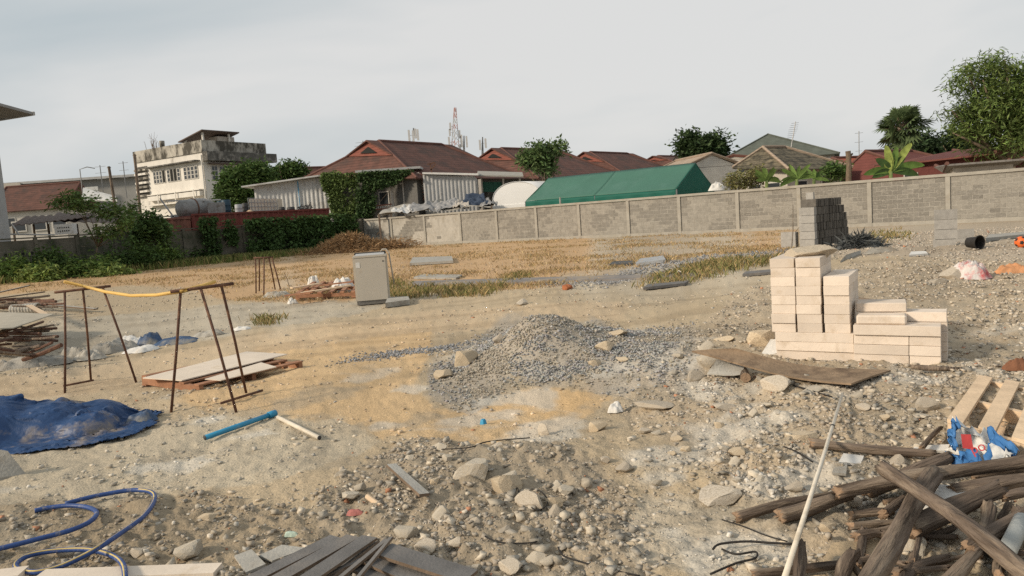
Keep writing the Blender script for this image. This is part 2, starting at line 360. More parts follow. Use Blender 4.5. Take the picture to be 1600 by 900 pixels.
g2 = np.random.default_rng(41); x2, y2, r2 = polar(9000, 2.2, 16, -42, 42, g2); kp = g2.random(len(x2)) < rub_mask(x2, y2) ** 2 * .26 * (1 - .9 * zone(Z['gravel'], x2, y2)); x2, y2 = x2[kp], y2[kp]; n2 = len(x2)
x = np.concatenate([x, x2]); y = np.concatenate([y, y2]); s = np.concatenate([s, .014 + .026 * g2.random(n2) ** 2]); gc = np.concatenate([gc, np.where(g2.random((n2, 1)) < .55, np.array([[.52, .455, .36]]), np.array([[.37, .335, .28]])) * (.7 + .5 * g2.random((n2, 1)))])
Vp, Fp, Cp = scatter_stones(x, y, s, gc, CUBE, CUBEF, seed=2)
tag(link('loose_rubble', npmesh('loose_rubble', Vp, Fp, m_stone, Cp)), 'small loose chips of stone and concrete strewn over the dirt', 'rubble', kind='stuff')

# blue-grey gravel of the heap and the thin gravel spread beside it
g = np.random.default_rng(12)
a = G(680, 640); b = G(1110, 480)
n = 90000; x = -1.3 + 4.1 * g.random(n); y = 5.0 + 4.2 * g.random(n)
zm = zone(Z['gravel'], x, y, .055)
dm = np.sqrt(((x - MOUND[0]) / 1.0) ** 2 + ((y - MOUND[1]) / 1.15) ** 2)
mk = (g.random(n) < zm ** 1.3 * 1.15 * np.clip(.16 + 1.0 * np.exp(-(dm * 1.05) ** 2), 0, 1) * (1 - .93 * zone(Z['pocket'], x, y)) * (.35 + .9 * sstep(.38, .58, fbm(x / .35, y / .35, 3, 15))) * .75)
x, y = x[mk], y[mk]; n = len(x); s = (.008 + .009 * g.random(n) ** 1.6)
gc = np.array((.335, .33, .318)) * (.5 + .8 * g.random((n, 1))) * (1 + (g.random((n, 3)) - .5) * .08)
dm = dm[mk]; dirt = (fbm(x / .3, y / .3, 3, 16) > .52) | ((dm < .32) & (g.random(n) < .6)); gc[dirt] = gc[dirt] * .6 + np.array((.45, .36, .23)) * .4
Vp, Fp, Cp = scatter_stones(x, y, s, gc, OCT, OCTF, .8, .2, .45, 3)
Vp[:, 2] += .003
tag(link('gravel_heap', npmesh('gravel_heap', Vp, Fp, m_stone, Cp)), 'blue grey crushed gravel heaped and spread in the middle of the lot', 'gravel', kind='stuff')
# far gravel strip and thin gravel trails on the sand
x, y, r = polar(60000, 9, 30, -10, 26, g); mk = (zone(Z['gravelstrip'], x, y) > g.random(len(x))) & (g.random(len(x)) < .45); x, y, r = x[mk], y[mk], r[mk]
tp = np.array(wpoly([(560, 562), (610, 552), (660, 548), (720, 540)])); k = g.integers(0, 3, 900); t = g.random(900)
tx = tp[k, 0] + (tp[k + 1, 0] - tp[k, 0]) * t + g.normal(0, .16, 900); ty = tp[k, 1] + (tp[k + 1, 1] - tp[k, 1]) * t + g.normal(0, .10, 900)
x = np.concatenate([x, tx]); y = np.concatenate([y, ty]); r = np.sqrt(x * x + y * y); n = len(x)
Vp, Fp, Cp = scatter_stones(x, y, np.minimum(.0022 * r, .035) * (.5 + .6 * g.random(n)), np.array((.30, .30, .305)) * (.5 + .7 * g.random((n, 1))), OCT, OCTF, .8, .2, .45, 4)
tag(link('thin_gravel', npmesh('thin_gravel', Vp, Fp, m_stone, Cp)), 'dark gravel spread thinly in a strip across the far dirt', 'gravel', kind='stuff')

m_blade = mat('grass_blade', (1, 1, 1), .9, .15, 3, 0, attr=True, spec=.1, trans=.25)
def grass(name, x, y, hgt, wid, cols, label, seed, lean=.6):
    g = np.random.default_rng(seed); n = len(x); z = h_full(x, y) - .01; a = g.random(n) * 2 * np.pi; la = g.random(n) * 2 * np.pi; ll = lean * g.random(n) * hgt
    dx, dy = np.cos(a) * wid / 2, np.sin(a) * wid / 2
    P = np.stack([np.stack([x - dx, y - dy, z], -1), np.stack([x + dx, y + dy, z], -1),
                  np.stack([x + dx * .5 + np.cos(la) * ll * .4, y + dy * .5 + np.sin(la) * ll * .4, z + hgt * .65], -1), np.stack([x + np.cos(la) * ll, y + np.sin(la) * ll, z + hgt], -1)], 1)
    me = npmesh(name, P.reshape(-1, 3), np.arange(n * 4).reshape(-1, 4), m_blade, np.repeat(cols, 4, 0))
    return tag(link(name, me), label, 'grass', kind='stuff')
def tussocks(x, y, per, spread, g):
    n = len(x); rr_ = np.sqrt(x * x + y * y); X = np.repeat(x, per) + g.normal(0, 1, n * per) * spread; Y = np.repeat(y, per) + g.normal(0, 1, n * per) * spread
    return X, Y
g = np.random.default_rng(21)
x, y, r = polar(34000, 12, 62, -40, 24, g); nz_ = fbm(x / 1.4, y / 2.0, 4, 55)
mk = (zone(Z['dry'], x, y, .03) > .5) & (g.random(len(x)) < sstep(.44, .66, nz_) * .62 + .03) & (r < 62); x, y = tussocks(x[mk], y[mk], 9, .16, g); n = len(x)
c = np.array((.52, .375, .205)) * (.6 + .6 * g.random((n, 1))) * (1 + (g.random((n, 3)) - .5) * .12)
mk = g.random(n) < .22; c[mk] = np.array((.36, .29, .15)) * (.6 + .6 * g.random((int(mk.sum()), 1)))
r = np.sqrt(x * x + y * y); grass('dry_grass', x, y, (.025 + .07 * g.random(n) ** 1.6) * (1 + .008 * r), .006 + .00075 * r, c, 'short golden dry grass over the far half of the lot', 22, 1.3)
# green grass: clumps in the middle of the lot
gx, gy = [], []
for (pl, cnt) in (([(1000, 452), (1090, 440), (1200, 415), (1215, 402), (1110, 408), (1010, 436)], 230), ([(650, 466), (770, 462), (790, 446), (700, 444), (620, 452)], 190), ([(1350, 384), (1420, 376), (1420, 356), (1350, 362)], 90),
                  ([(780, 445), (830, 440), (825, 425), (790, 430)], 70), ([(590, 470), (640, 468), (640, 440), (600, 440)], 90), ([(400, 512), (440, 504), (440, 494), (400, 500)], 20)):
    wp = np.array(wpoly(pl)); lo, hi = wp.min(0), wp.max(0); q = lo + (hi - lo) * g.random((cnt * 4, 2)); q = q[inpoly(wp.tolist(), q[:, 0], q[:, 1])][:cnt]; gx.append(q[:, 0]); gy.append(q[:, 1])
x, y = tussocks(np.concatenate(gx), np.concatenate(gy), 14, .10, g); n = len(x); r = np.sqrt(x * x + y * y)
c = np.array((.22, .22, .085)) * (.5 + .8 * g.random((n, 1))); mk = g.random(n) < .5; c[mk] = np.array((.47, .35, .17)) * (.6 + .5 * g.random((int(mk.sum()), 1)))
grass('green_grass', x, y, .04 + .12 * g.random(n), .006 + .0006 * r, c, 'low green and yellow grass in patches on the dirt', 23, .9)
# ================================================================== SHARED MATERIALS
m_rust = mat('rusty_steel', (.115, .060, .042), .8, .35, 25, .4, 120, spot=(.22, .12, .07), spot_amt=.35, spot_scale=14, metal=.2)
m_palletwood = mat('red_brown_pallet_wood', (.30, .15, .085), .85, .3, 10, .3, 60, stretch=(1, 1, 1), rnd=.15)
m_palepine = mat('pale_pine', (.66, .50, .34), .85, .16, 7, .25, 60, spot=(.42, .30, .2), spot_amt=.15, rnd=.12)
m_creamboard = mat('cream_board', (.66, .57, .47), .8, .10, 4, .1, 60, spot=(.52, .42, .3), spot_amt=.2)
m_aac = mat('aerated_concrete', (.665, .575, .485), .95, .09, 5, .10, 70, spot=(.55, .455, .355), spot_amt=.24, spot_scale=7, rnd=.11, spec=.1)
m_cblock = mat('grey_block', (.34, .325, .30), .95, .15, 12, .45, 120, rnd=.1, spec=.1)
m_cblockd = mat('dark_grey_block', (.115, .105, .092), .95, .25, 12, .45, 120, rnd=.25, spec=.1)  # darker copy of the block grey, for all but the front blocks
m_rock = mat('broken_concrete', (.475, .415, .335), .95, .26, 14, .35, 26, spot=(.38, .315, .23), spot_amt=.35, spot_scale=9, rnd=.18, spec=.1)
m_rockgrey = mat('grey_stone', (.45, .405, .335), .95, .26, 14, .35, 26, spot=(.47, .40, .30), spot_amt=.42, spot_scale=7, rnd=.15, spec=.1)
m_rocktan = mat('tan_stone', (.52, .43, .31), .95, .26, 14, .35, 26, spot=(.42, .33, .23), spot_amt=.35, spot_scale=9, rnd=.15, spec=.1)
m_bark = mat('dry_bark', (.138, .106, .083), .95, .6, 26, 1.0, 60, spot=(.30, .235, .175), spot_amt=.40, spot_scale=16, rnd=.3, stretch=(1, 1, .10), spec=.1)
m_cut = mat('cut_wood', (.30, .205, .135), .9, .3, 14, .5, 50, spot=(.13, .09, .06), spot_amt=.35, rnd=.15)
m_tarp = mat('blue_tarp', (.018, .054, .145), .5, .25, 5, .3, 25, spot=(.26, .21, .15), spot_amt=.20, spot_scale=2.6, spec=.35)
m_tarpscrap = mat('blue_scrap', (.045, .085, .165), .6, .3, 8, .3, 40, spot=(.27, .25, .21), spot_amt=.42)
m_bluepipe = mat('blue_pvc', (.03, .24, .42), .4, .12, 8, .05, 60, spot=(.25, .28, .26), spot_amt=.15, spec=.4)
m_whitepipe = mat('white_pvc', (.68, .61, .50), .5, .12, 8, .05, 60, spot=(.45, .38, .28), spot_amt=.25, spec=.35)
m_hose = mat('blue_hose', (.03, .07, .22), .5, .2, 12, .1, 80, spot=(.28, .26, .24), spot_amt=.2, spot_scale=18, spec=.35)
m_stripe = mat('hose_stripe', (.55, .42, .17), .55, .2, 12, .05, 80)
m_yellow = mat('yellow_hose', (.66, .42, .12), .5, .12, 8, .05, 60)
m_black = mat('black_wire', (.025, .022, .02), .7, .3, 20, .2, 90)
m_greyplank = mat('dark_grey_plank', (.15, .143, .137), .7, .2, 8, .25, 80, spot=(.20, .18, .16), spot_amt=.3, rnd=.12)
m_plankedge = mat('plank_core', (.16, .115, .08), .9, .3, 14, .3, 80)
m_greyboard = mat('grey_cement_board', (.35, .335, .30), .9, .15, 8, .3, 60, spot=(.25, .22, .18), spot_amt=.3, rnd=.08)
m_ply = mat('weathered_plywood', (.245, .175, .115), .95, .30, 5, .5, 40, spot=(.12, .082, .055), spot_amt=.35, spot_scale=4, stretch=(1, 1, 1))
m_sack = mat('dirty_sack', (.335, .315, .275), .85, .3, 9, .5, 40, spot=(.26, .22, .17), spot_amt=.35, rnd=.25)
m_white = mat('white_plastic', (.66, .64, .60), .7, .12, 6, .15, 50, spot=(.45, .40, .33), spot_amt=.2)
m_red = mat('red_print', (.55, .07, .07), .7, .2, 10, .1, 50)
m_bagblue = mat('blue_bag_print', (.05, .17, .40), .6, .2, 12, .2, 50, spot=(.55, .55, .55), spot_amt=.12)
m_galv = mat('galvanised_sheet', (.34, .35, .36), .6, .18, 3, .1, 50, spot=(.22, .19, .16), spot_amt=.18, spot_scale=2, spec=.4)

# ================================================================== ROCKS
def rock_mesh(seed, mtl, sub=3, cuts=9):
    bm = bmesh.new(); bmesh.ops.create_icosphere(bm, subdivisions=sub, radius=1.0); g = random.Random(seed)
    pl = [(Vector((g.gauss(0, 1), g.gauss(0, 1), g.gauss(0, .9))).normalized(), g.uniform(.42, .8)) for _ in range(cuts + 9)]
    for v in bm.verts:
        for n_, d in pl:
            k = v.co.dot(n_) - d
            if k > 0: v.co -= n_ * k * .98
    a = np.array([v.co for v in bm.verts]); d = fbm(a[:, 0] * 2.2 + seed, a[:, 1] * 2.2 + a[:, 2] * 1.7, 4, seed % 50)
    for v, k in zip(bm.verts, d): v.co *= 1.22 + .18 * k
    me = bpy.data.meshes.new('rock'); bm.to_mesh(me); bm.free(); me.materials.append(mtl)
    return me
ROCKM = {m_: [rock_mesh(k * 7 + i, m_, 3) for i in range(5)] for k, m_ in enumerate((m_rock, m_rockgrey, m_rocktan))}
def rock(px, py, wpx, hpx, mtl, label, cat='stone', name='rubble_stone', rz=None, depth=None, group=None, dz=0):
    wpx *= .86; hpx *= .86
    """px,py = bottom centre in the photo; wpx,hpx = size there"""
    p = G(px, py, dz); d = p.y; sx = wpx * d / F / 2; szz = hpx * d / F / 2; sy = (depth or .8) * sx
    p = p + Vector((p.x, p.y, 0)).normalized() * sy * .6
    me = random.choice(ROCKM[mtl]); zg = hz1(p.x, p.y) + dz
    o = inst(me, name, (p.x, p.y, zg + szz * .42), (random.uniform(-.15, .15), random.uniform(-.15, .15), rz if rz is not None else random.uniform(-.5, .5)), (sx * 1.12, sy * 1.12, szz * 1.12))
    return tag(o, label, cat, group)
for a in [
    (742, 748, 66, 50, m_rockgrey, 'large grey broken concrete lump left of the cracked boulder'),
    (790, 772, 52, 44, m_rocktan, 'pointed tan boulder with dark cracked edge amid foreground rubble'),
    (832, 796, 48, 36, m_rock, 'round grey brown boulder beside the pointed tan boulder'),
    (868, 810, 34, 26, m_rock, 'knobbly grey lump just right of the round boulder'),
    (884, 772, 38, 18, m_rockgrey, 'flat bluish stone behind the round grey brown boulder'),
    (690, 702, 34, 14, m_rockgrey, 'smooth pale oblong stone near the thin black rod'),
    (851, 678, 18, 24, m_rock, 'upright beige concrete chunk below the sandy pocket'),
    (931, 672, 36, 18, m_rocktan, 'tan clod lying below the gravel spread'),
    (775, 700, 26, 10, m_rock, 'low pale stone at the end of the black rod'),
    (655, 745, 26, 18, m_rocktan, 'brown lump behind the loose grey plank'),
    (640, 720, 22, 14, m_rockgrey, 'small grey lump at the upper end of the loose grey plank'),
    (565, 765, 22, 14, m_rockgrey, 'grey lump left of the loose grey plank'),
    (548, 780, 40, 16, m_rockgrey, 'flat cement crust behind the dark plank stack'),
    (667, 864, 40, 26, m_rock, 'pale round rubble lump right of the dark plank stack'),
    (690, 810, 36, 22, m_rockgrey, 'grey cement lump on the rubble crest'),
    (640, 838, 46, 22, m_rockgrey, 'dark grey clod above the dark plank stack'),
    (840, 880, 40, 26, m_rockgrey, 'grey stone at the bottom edge right of the planks'),
    (800, 895, 44, 24, m_rock, 'broad pale stone at the bottom edge near the planks'),
    (742, 822, 34, 14, m_rock, 'flat whitish chip on the rubble slope'),
    (976, 735, 32, 12, m_rock, 'flat pale slab fragment in the open rubble'),
    (300, 868, 52, 30, m_rockgrey, 'bluish grey broken lump right of the blue hose'),
    (325, 812, 34, 15, m_rocktan, 'brown stone between hose and plank stack'),
    (217, 868, 32, 18, m_rock, 'rounded stone in the loop of the blue hose'),
    (184, 718, 15, 12, m_rockgrey, 'dark cube shaped stone in front of the blue tarp'),
    (1090, 597, 30, 26, m_rock, 'pale stone at the left end of the warped plywood'),
    (1110, 570, 42, 32, m_rockgrey, 'grey concrete chunk propping the left end of the plywood'),
    (1215, 612, 52, 30, m_rock, 'big pale stone under the middle of the plywood sheet'),
    (1271, 614, 44, 12, m_rockgrey, 'flat grey slab stone under the plywood edge'),
    (1341, 622, 22, 14, m_rockgrey, 'small grey stone right of the white pole tip'),
    (1451, 640, 36, 26, m_rock, 'rounded whitish boulder in front of the block stack'),
    (1440, 654, 26, 10, m_rockgrey, 'dark flat stone before the rounded whitish boulder'),
    (1187, 760, 26, 20, m_rockgrey, 'dark grey stone right of the white hard ground'),
    (1240, 768, 32, 20, m_rock, 'pale roundish stone left of the log ends'),
    (1152, 712, 32, 18, m_rocktan, 'tan stone among the right hand rubble'),
    (1130, 705, 26, 16, m_rockgrey, 'grey stone left of the tan rubble stone'),
    (1115, 708, 20, 12, m_rock, 'small pale stone at the end of the stone row'),
    (1403, 728, 38, 20, m_rock, 'white lump showing behind the thick log'),
    (1185, 540, 60, 34, m_rocktan, 'big tan and grey boulder left of the cream block stack'),
    (1490, 436, 46, 26, m_rock, 'rough grey boulder beside the red and white bag'),
    (1462, 444, 36, 14, m_rock, 'flat pale rock left of the rough grey boulder'),
    (725, 572, 46, 34, m_rocktan, 'pale crumbling lump on the left foot of the gravel heap'),
    (695, 590, 44, 18, m_rocktan, 'low tan clod left of the gravel heap'),
    (778, 535, 18, 20, m_rock, 'grey slab chip near the top of the gravel heap'),
    (945, 548, 34, 24, m_rocktan, 'beige rock in the gravel right of the heap'),
    (967, 525, 42, 14, m_rocktan, 'flat tan crust behind the gravel spread'),
    (928, 572, 22, 14, m_rocktan, 'small yellow stone in the gravel spread'),
    (975, 565, 26, 10, m_rocktan, 'reddish flat stone on the sandy gap in the gravel'),
    (1135, 535, 40, 16, m_rocktan, 'orange brown flat stone behind the plywood'),
    (1105, 548, 34, 18, m_rockgrey, 'grey stone behind the left end of the plywood'),
    (815, 476, 22, 12, m_rock, 'pale stone at the dirt edge left of the brick chunk'),
    (1350, 640, 26, 10, m_rock, 'flat pale stone between plywood and boulder'),
    (1385, 655, 20, 12, m_rocktan, 'tan stone between the boulder and the long pole'),
    (1250, 690, 60, 20, m_rocktan, 'crumbling pinkish clod left of the thin log'),
    (1320, 700, 36, 18, m_rocktan, 'tan block shaped stone above the thin log'),
    (1060, 560, 20, 14, m_rockgrey, 'grey stone at the edge of the gravel near the plywood'),
    (1025, 640, 70, 14, m_rock, 'long pale crust ridge in front of the plywood'),
    (1130, 640, 50, 14, m_rock, 'pale flat crust fragment below the plywood'),
    (700, 722, 22, 22, m_rockgrey, 'grey chunk at the left foot of the large broken lump'),
    (1120, 785, 90, 22, m_rock, 'broad pale hump of hard cement left of the logs'),
]: rock(*a)
# a few more unremarkable stones that share a group
g = random.Random(5)
for k in range(46):
    px, py = [(g.uniform(500, 1000), g.uniform(700, 890)), (g.uniform(980, 1240), g.uniform(600, 760)), (g.uniform(1360, 1590), g.uniform(395, 480))][k % 3]
    sc_ = (py - 300) / 450; wv = g.uniform(12, 24) * sc_ + 4
    rock(px, py, wv, wv * g.uniform(.45, .75), g.choice((m_rock, m_rockgrey, m_rocktan)), ['fist sized stone among the foreground rubble below the gravel', 'fist sized pale stone in the rubble before the plywood', 'loose stone on the littered ground right of the cream blocks'][k % 3], group=['foreground rubble stones', 'stones before the plywood', 'stones right of the blocks'][k % 3])

# ================================================================== CREAM AERATED BLOCK STACK
P0 = G(1213, 560); al = R(31.3); SF = (CAM_Z - P0.z) / 1.23 * .918; DX = Vector((math.cos(al), -math.sin(al), 0)); DY = Vector((math.sin(al), math.cos(al), 0)); ZB = P0.z - .005
def block_mesh(name, lx, ly, lz, mtl, seed, bev=.002):
    bm = bmesh.new(); bmesh.ops.create_cube(bm, size=1); g = random.Random(seed)
    for v in bm.verts: v.co = Vector((v.co.x * lx, v.co.y * ly, (v.co.z + .5) * lz)) + Vector((g.uniform(-1, 1), g.uniform(-1, 1), g.uniform(-.3, .3))) * .0010
    bmesh.ops.bevel(bm, geom=bm.edges[:], offset=bev, segments=1, affect='EDGES')
    me = bpy.data.meshes.new(name); bm.to_mesh(me); bm.free(); me.materials.append(mtl); return me
TH = .0745 * SF * 1.035; WB = .20 * SF; LB = .60 * SF
bm_end = [block_mesh('aerated_block', WB - .009, LB, TH - .0005, m_aac, k) for k in range(3)]     # end face forward
bm_side = [block_mesh('aerated_block', LB, WB - .003, TH - .0005, m_aac, 10 + k) for k in range(3)]   # long face forward
ordw = ['top', 'second', 'third', 'fourth', 'fifth', 'sixth', 'seventh', 'eighth', 'ninth']
RZ = -al
def aac(me, u, v, lvl, label, jit=.002, rz=0, zoff=0):
    u *= SF; v *= SF; p = P0 + DX * (u + random.uniform(-jit, jit)) + DY * (v + random.uniform(-.010, .008)); 
    o = inst(me, 'aerated_block', (p.x, p.y, ZB + lvl * TH + zoff), (0, 0, RZ + rz + random.uniform(-.005, .005)))
    return tag(o, label, 'block', 'cream aerated concrete blocks')
for l_ in range(3):         # bottom three courses lie with the long face to the front
    for q, nm in ((0, 'front'), (1, 'middle'), (2, 'rear')):
        aac(random.choice(bm_side), .30, .10 + .2 * q, l_, 'cream block lying lengthwise in the %s course from the ground, %s row, left stack' % (['lowest', 'second', 'third'][l_], nm))
for c_, (nb, nm) in enumerate(((8, 'left'), (8, 'middle'), (6, 'right'))):
    for k in range(nb):
        aac(random.choice(bm_end), .10 + .2 * c_ + (.012 if c_ == 2 else 0) - .03, .30, 3 + k, 'cream block, %s from the top in the %s column of the tall stack' % (ordw[nb - 1 - k], nm))
bm_a = block_mesh('aerated_block', .385 * SF, WB - .003, TH - .002, m_aac, 31); bm_b = block_mesh('aerated_block', .21 * SF, WB - .003, TH - .002, m_aac, 32)
for l_ in range(4):         # lower stack on the right: front row, then the rear row two courses higher
    if l_ < 3:
        aac(bm_a, .605 + .1925, .06, l_, 'cream block in the left part of the low stack front row, %s from the top' % ordw[3 - l_], .002)
        aac(bm_b, .605 + .495, .06, l_, 'short cream block, right end of the low stack front row, %s from top' % ordw[3 - l_], .002)
    else: aac(random.choice(bm_side), .605 + .30, .055, l_, 'cream block lying on top of the low stack front row')
for l_ in range(5):
    for q in (0, 1):
        if q == 1 and l_ > 2: continue
        aac(random.choice(bm_side), .615 + .33, .06 + .205 * (q + 1), l_, 'cream block in the %s row of the low right stack, %s from the top' % (['middle', 'rear'][q], ordw[(4 if q == 0 else 2) - l_]))
aac(block_mesh('aerated_block', .33, .16, TH - .002, m_aac, 21, .012), .80, .06, 4, 'short broken cream block on the front row of the low stack', rz=.04)
aac(block_mesh('aerated_block', .34, .22, TH - .002, m_aac, 22, .006), .78, .265, 5, 'half cream block lying highest on the low right stack', rz=.08)
# cement cake on top
o = inst(rock_mesh(91, mat('set_cement', (.50, .425, .325), .95, .25, 10, .5, 30, spec=.1), 4, 4), 'cement_cake', P0 + DX * .19 + DY * .30 + Vector((0, 0, ZB - P0.z + 11 * TH + .012)), (0, 0, RZ), (.19, .13, .062))
tag(o, 'flat lump of set cement on top of the cream block stack', 'cement lump')

# ================================================================== PLYWOOD LEANING ON RUBBLE
def sheet4(name, A, B, C, D, th, mtl, label, cat, warp=0, nu=18, nv=8, **kw):
    def fn(u, v):
        p = (A * (1 - u) + B * u) * (1 - v) + (D * (1 - u) + C * u) * v
        return p + Vector((0, 0, warp * math.sin(u * math.pi) - .25 * warp * math.sin(u * 6.3 + v * 2)))
    mb = MB(); mb.shell(fn, nu, nv, (0, 0, -th)); return tag(mb.build(name, mtl), label, cat, **kw)
A = G(1081, 548, .20); B = G(1330, 599, .06); C = G(1392, 580, .03); D = G(1150, 546, .19)
sheet4('plywood_sheet', A, B, C, D, .012, m_ply, 'warped weathered plywood sheet propped on stones before the cream blocks', 'plywood', -.035)
A = G(1105, 583, .06); B = G(1160, 583, .05); C = G(1165, 566, .08); D = G(1120, 563, .14)
sheet4('cement_board', A, B, C, D, .010, m_greyboard, 'small grey board under the left part of the plywood', 'board', -.01, 4, 4)
sheet4('flat_board', G(1190, 552, .02), G(1222, 556, .02), G(1222, 530, .10), G(1204, 530, .10), .02, m_white, 'white broken slab leaning at the left foot of the cream stack', 'board', 0, 3, 3)
mb = MB(); a = G(1165, 590, .03); b = a + Vector((.05, .22, .0)); mb.tube([a, b], .036, 10, True, 0, 1); tag(mb.build('log_stub', [m_bark, m_cut]), 'short log stub propping the small grey board', 'log')
# ================================================================== GREY CONCRETE BLOCK STACKS
def hollow_block(name, mtl, seed):          # 39 x 7 x 19, three slots in the top
    L_, W_, H_ = .39, .07, .19; mb = MB(); xs = [-.195, -.165, -.065, -.05, .05, .065, .165, .195]
    xs = [-.195, -.155, -.065, -.045, .045, .065, .155, .195]
    for i in range(7):
        a, b = xs[i], xs[i + 1]
        if i % 2 == 0: mb.box((a, -.035, 0), (b - a, 0, 0), (0, .07, 0), (0, 0, H_))
        else:
            mb.box((a, -.035, 0), (b - a, 0, 0), (0, .018, 0), (0, 0, H_)); mb.box((a, .017, 0), (b - a, 0, 0), (0, .018, 0), (0, 0, H_)); mb.box((a, -.017, 0), (b - a, 0, 0), (0, .034, 0), (0, 0, H_ - .05))
    me = bpy.data.meshes.new(name); me.from_pydata(mb.v, [], mb.f); me.materials.append(mtl); return me
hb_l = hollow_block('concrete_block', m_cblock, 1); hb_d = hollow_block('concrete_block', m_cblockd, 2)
Q0 = G(1262, 386); al = R(48); qx = Vector((math.cos(al), -math.sin(al), 0)); qy = Vector((math.sin(al), math.cos(al), 0))
levels = [27, 27, 26, 25, 23, 21]
for l_, nb in enumerate(levels):
    for k in range(nb):
        front = k < 2
        if l_ == 5 and k < 2: continue
        p = Q0 + qy * (.0735 * k) + qx * random.uniform(-.016, .016)
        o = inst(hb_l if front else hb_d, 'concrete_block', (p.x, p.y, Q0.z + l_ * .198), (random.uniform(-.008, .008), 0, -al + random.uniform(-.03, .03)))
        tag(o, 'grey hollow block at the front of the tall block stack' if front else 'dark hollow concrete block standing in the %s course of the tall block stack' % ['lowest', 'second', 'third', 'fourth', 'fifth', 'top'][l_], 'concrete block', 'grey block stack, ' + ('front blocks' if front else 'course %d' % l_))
for k in range(2):          # low pile to the left
    for l_ in range(2):
        p = Q0 - qx * .50 + qy * (.02 + .09 * k); o = inst(hb_l, 'concrete_block', (p.x, p.y, Q0.z + l_ * .192), (0, 0, -al))
        tag(o, 'grey block in the low pile left of the tall stack', 'concrete block', 'low grey block pile')
p = Q0 + qy * .16 + qx * .0
o = inst(hb_l, 'concrete_block', (p.x + .02, p.y, Q0.z + 5 * .192 + .0), (0, R(-90), -al), (1, 1, 1)); o.location.z += .195; o.location += qx * .10
tag(o, 'single grey block stood upright on the tall block stack', 'concrete block')
S0 = G(1477, 384)
for l_ in range(4):
    o = inst(hb_l, 'concrete_block', (S0.x + (.03 if l_ else .0), S0.y + .03, S0.z + l_ * .199 - .06), (0, 0, -.42 + .05 * (l_ % 2)), (1, 2.2, 1))
    tag(o, 'grey block, %s from the top of the narrow stack near the bucket' % ordw[3 - l_], 'concrete block', 'narrow block stack')
p = G(1507, 379)
for l_ in range(2):
    o = inst(hb_l, 'concrete_block', (p.x + l_ * .01, p.y + .05, p.z + l_ * .192 - .1), (0, 0, -.35)); tag(o, 'grey block %s in the small pile right of the narrow stack' % ['below', 'on top'][l_], 'concrete block')
m_net = mat('dark_netting', (.095, .10, .10), .9, .4, 8, .6, 25, spot=(.2, .2, .19), spot_amt=.25)
def crumple(name, cx, cy, wx, wy, hh, mtl, label, cat, seed=0, n=26, fold=1.0, rz=0, **kw):
    """a crumpled cloth / bag / net lying on the ground around world cx,cy"""
    mb = MB(); ca, sa = math.cos(rz), math.sin(rz); pts = []
    U = np.linspace(-1, 1, n + 1); UU, VV = np.meshgrid(U, U)
    rad = np.sqrt(UU ** 2 + VV ** 2 + 1e-9); k = np.maximum(np.abs(UU), np.abs(VV)) / rad; DU, DV = UU * k, VV * k   # square to disc
    ang_ = np.arctan2(DV, DU); rim = .78 + .44 * vnoise(np.cos(ang_) * 2 + 5, np.sin(ang_) * 2 + 5, seed)
    DU, DV = DU * rim, DV * rim; rd = np.maximum(np.abs(UU), np.abs(VV))
    WX = cx + (DU * wx) * ca - (DV * wy) * sa; WY = cy + (DU * wx) * sa + (DV * wy) * ca
    wp = fbm(DU * 1.4 + seed * 3.3, DV * 1.4, 2, seed + 2) - .5; wq = fbm(DU * 1.4, DV * 1.4 + seed * 2.1, 2, seed + 4) - .5
    a1 = DU * 1.5 + wp * 1.6; b1_ = DV * 1.5 + wq * 1.6
    rg = 1 - np.abs(fbm(a1 + seed, b1_, 2, seed) * 2 - 1); rg2 = 1 - np.abs(fbm(a1 * 2.6 + seed, b1_ * 2.6, 2, seed + 9) * 2 - 1); rg3 = 1 - np.abs(vnoise(a1 * 7 + seed, b1_ * 7, seed + 12) * 2 - 1)
    low = np.clip((fbm(DU * 1.1 + seed, DV * 1.1 - seed, 2, seed + 6) - .28) / .44, 0, 1)
    gf = random.Random(seed * 7 + 1); fo = 0        # straight creases running in random directions
    for k_ in range(9):
        th_ = gf.uniform(0, 3.14); fq = gf.uniform(.7, 2.6); tri = np.abs(((DU + wp * .5) * math.cos(th_) + (DV + wq * .5) * math.sin(th_)) * fq + gf.random() - np.floor(((DU + wp * .5) * math.cos(th_) + (DV + wq * .5) * math.sin(th_)) * fq + gf.random() * 0 + gf.random() * 0) - .5) * 2
        tri = np.abs((((DU + wp * .5) * math.cos(th_) + (DV + wq * .5) * math.sin(th_)) * fq + k_ * .37) % 1.0 - .5) * 2
        msk = sstep(.42, .62, fbm(DU * 1.6 + k_ * 5.1, DV * 1.6 + seed, 2, seed + 20 + k_)); fo = np.maximum(fo, (tri ** 2.2) * msk / (.7 + .3 * fq))
    Hh = hh * sstep(0, .55, 1 - rd) ** .8 * (.22 + .42 * low + fold * (.62 * fo + .10 * rg ** 4 + .12 * rg2 ** 5)) + .012
    WX = WX + wx * .14 * wp; WY = WY + wy * .14 * wq
    WZ = h_mid(WX, WY) + Hh - .015 * (rd > .99)
    mb.v = [tuple(q) for q in np.stack([WX, WY, WZ], -1).reshape(-1, 3)]
    m1 = n + 1; mb.f = [(j * m1 + i, j * m1 + i + 1, (j + 1) * m1 + i + 1, (j + 1) * m1 + i) for j in range(n) for i in range(n)]; mb.m = [0] * len(mb.f)
    o = mb.build(name, mtl, smooth=True); return tag(o, label, cat, **kw)
p = G(1352, 388); crumple('net_heap', p.x, p.y + .3, .48, .33, .16, m_net, 'dark crumpled netting heaped beside the tall block stack', 'netting', 3)
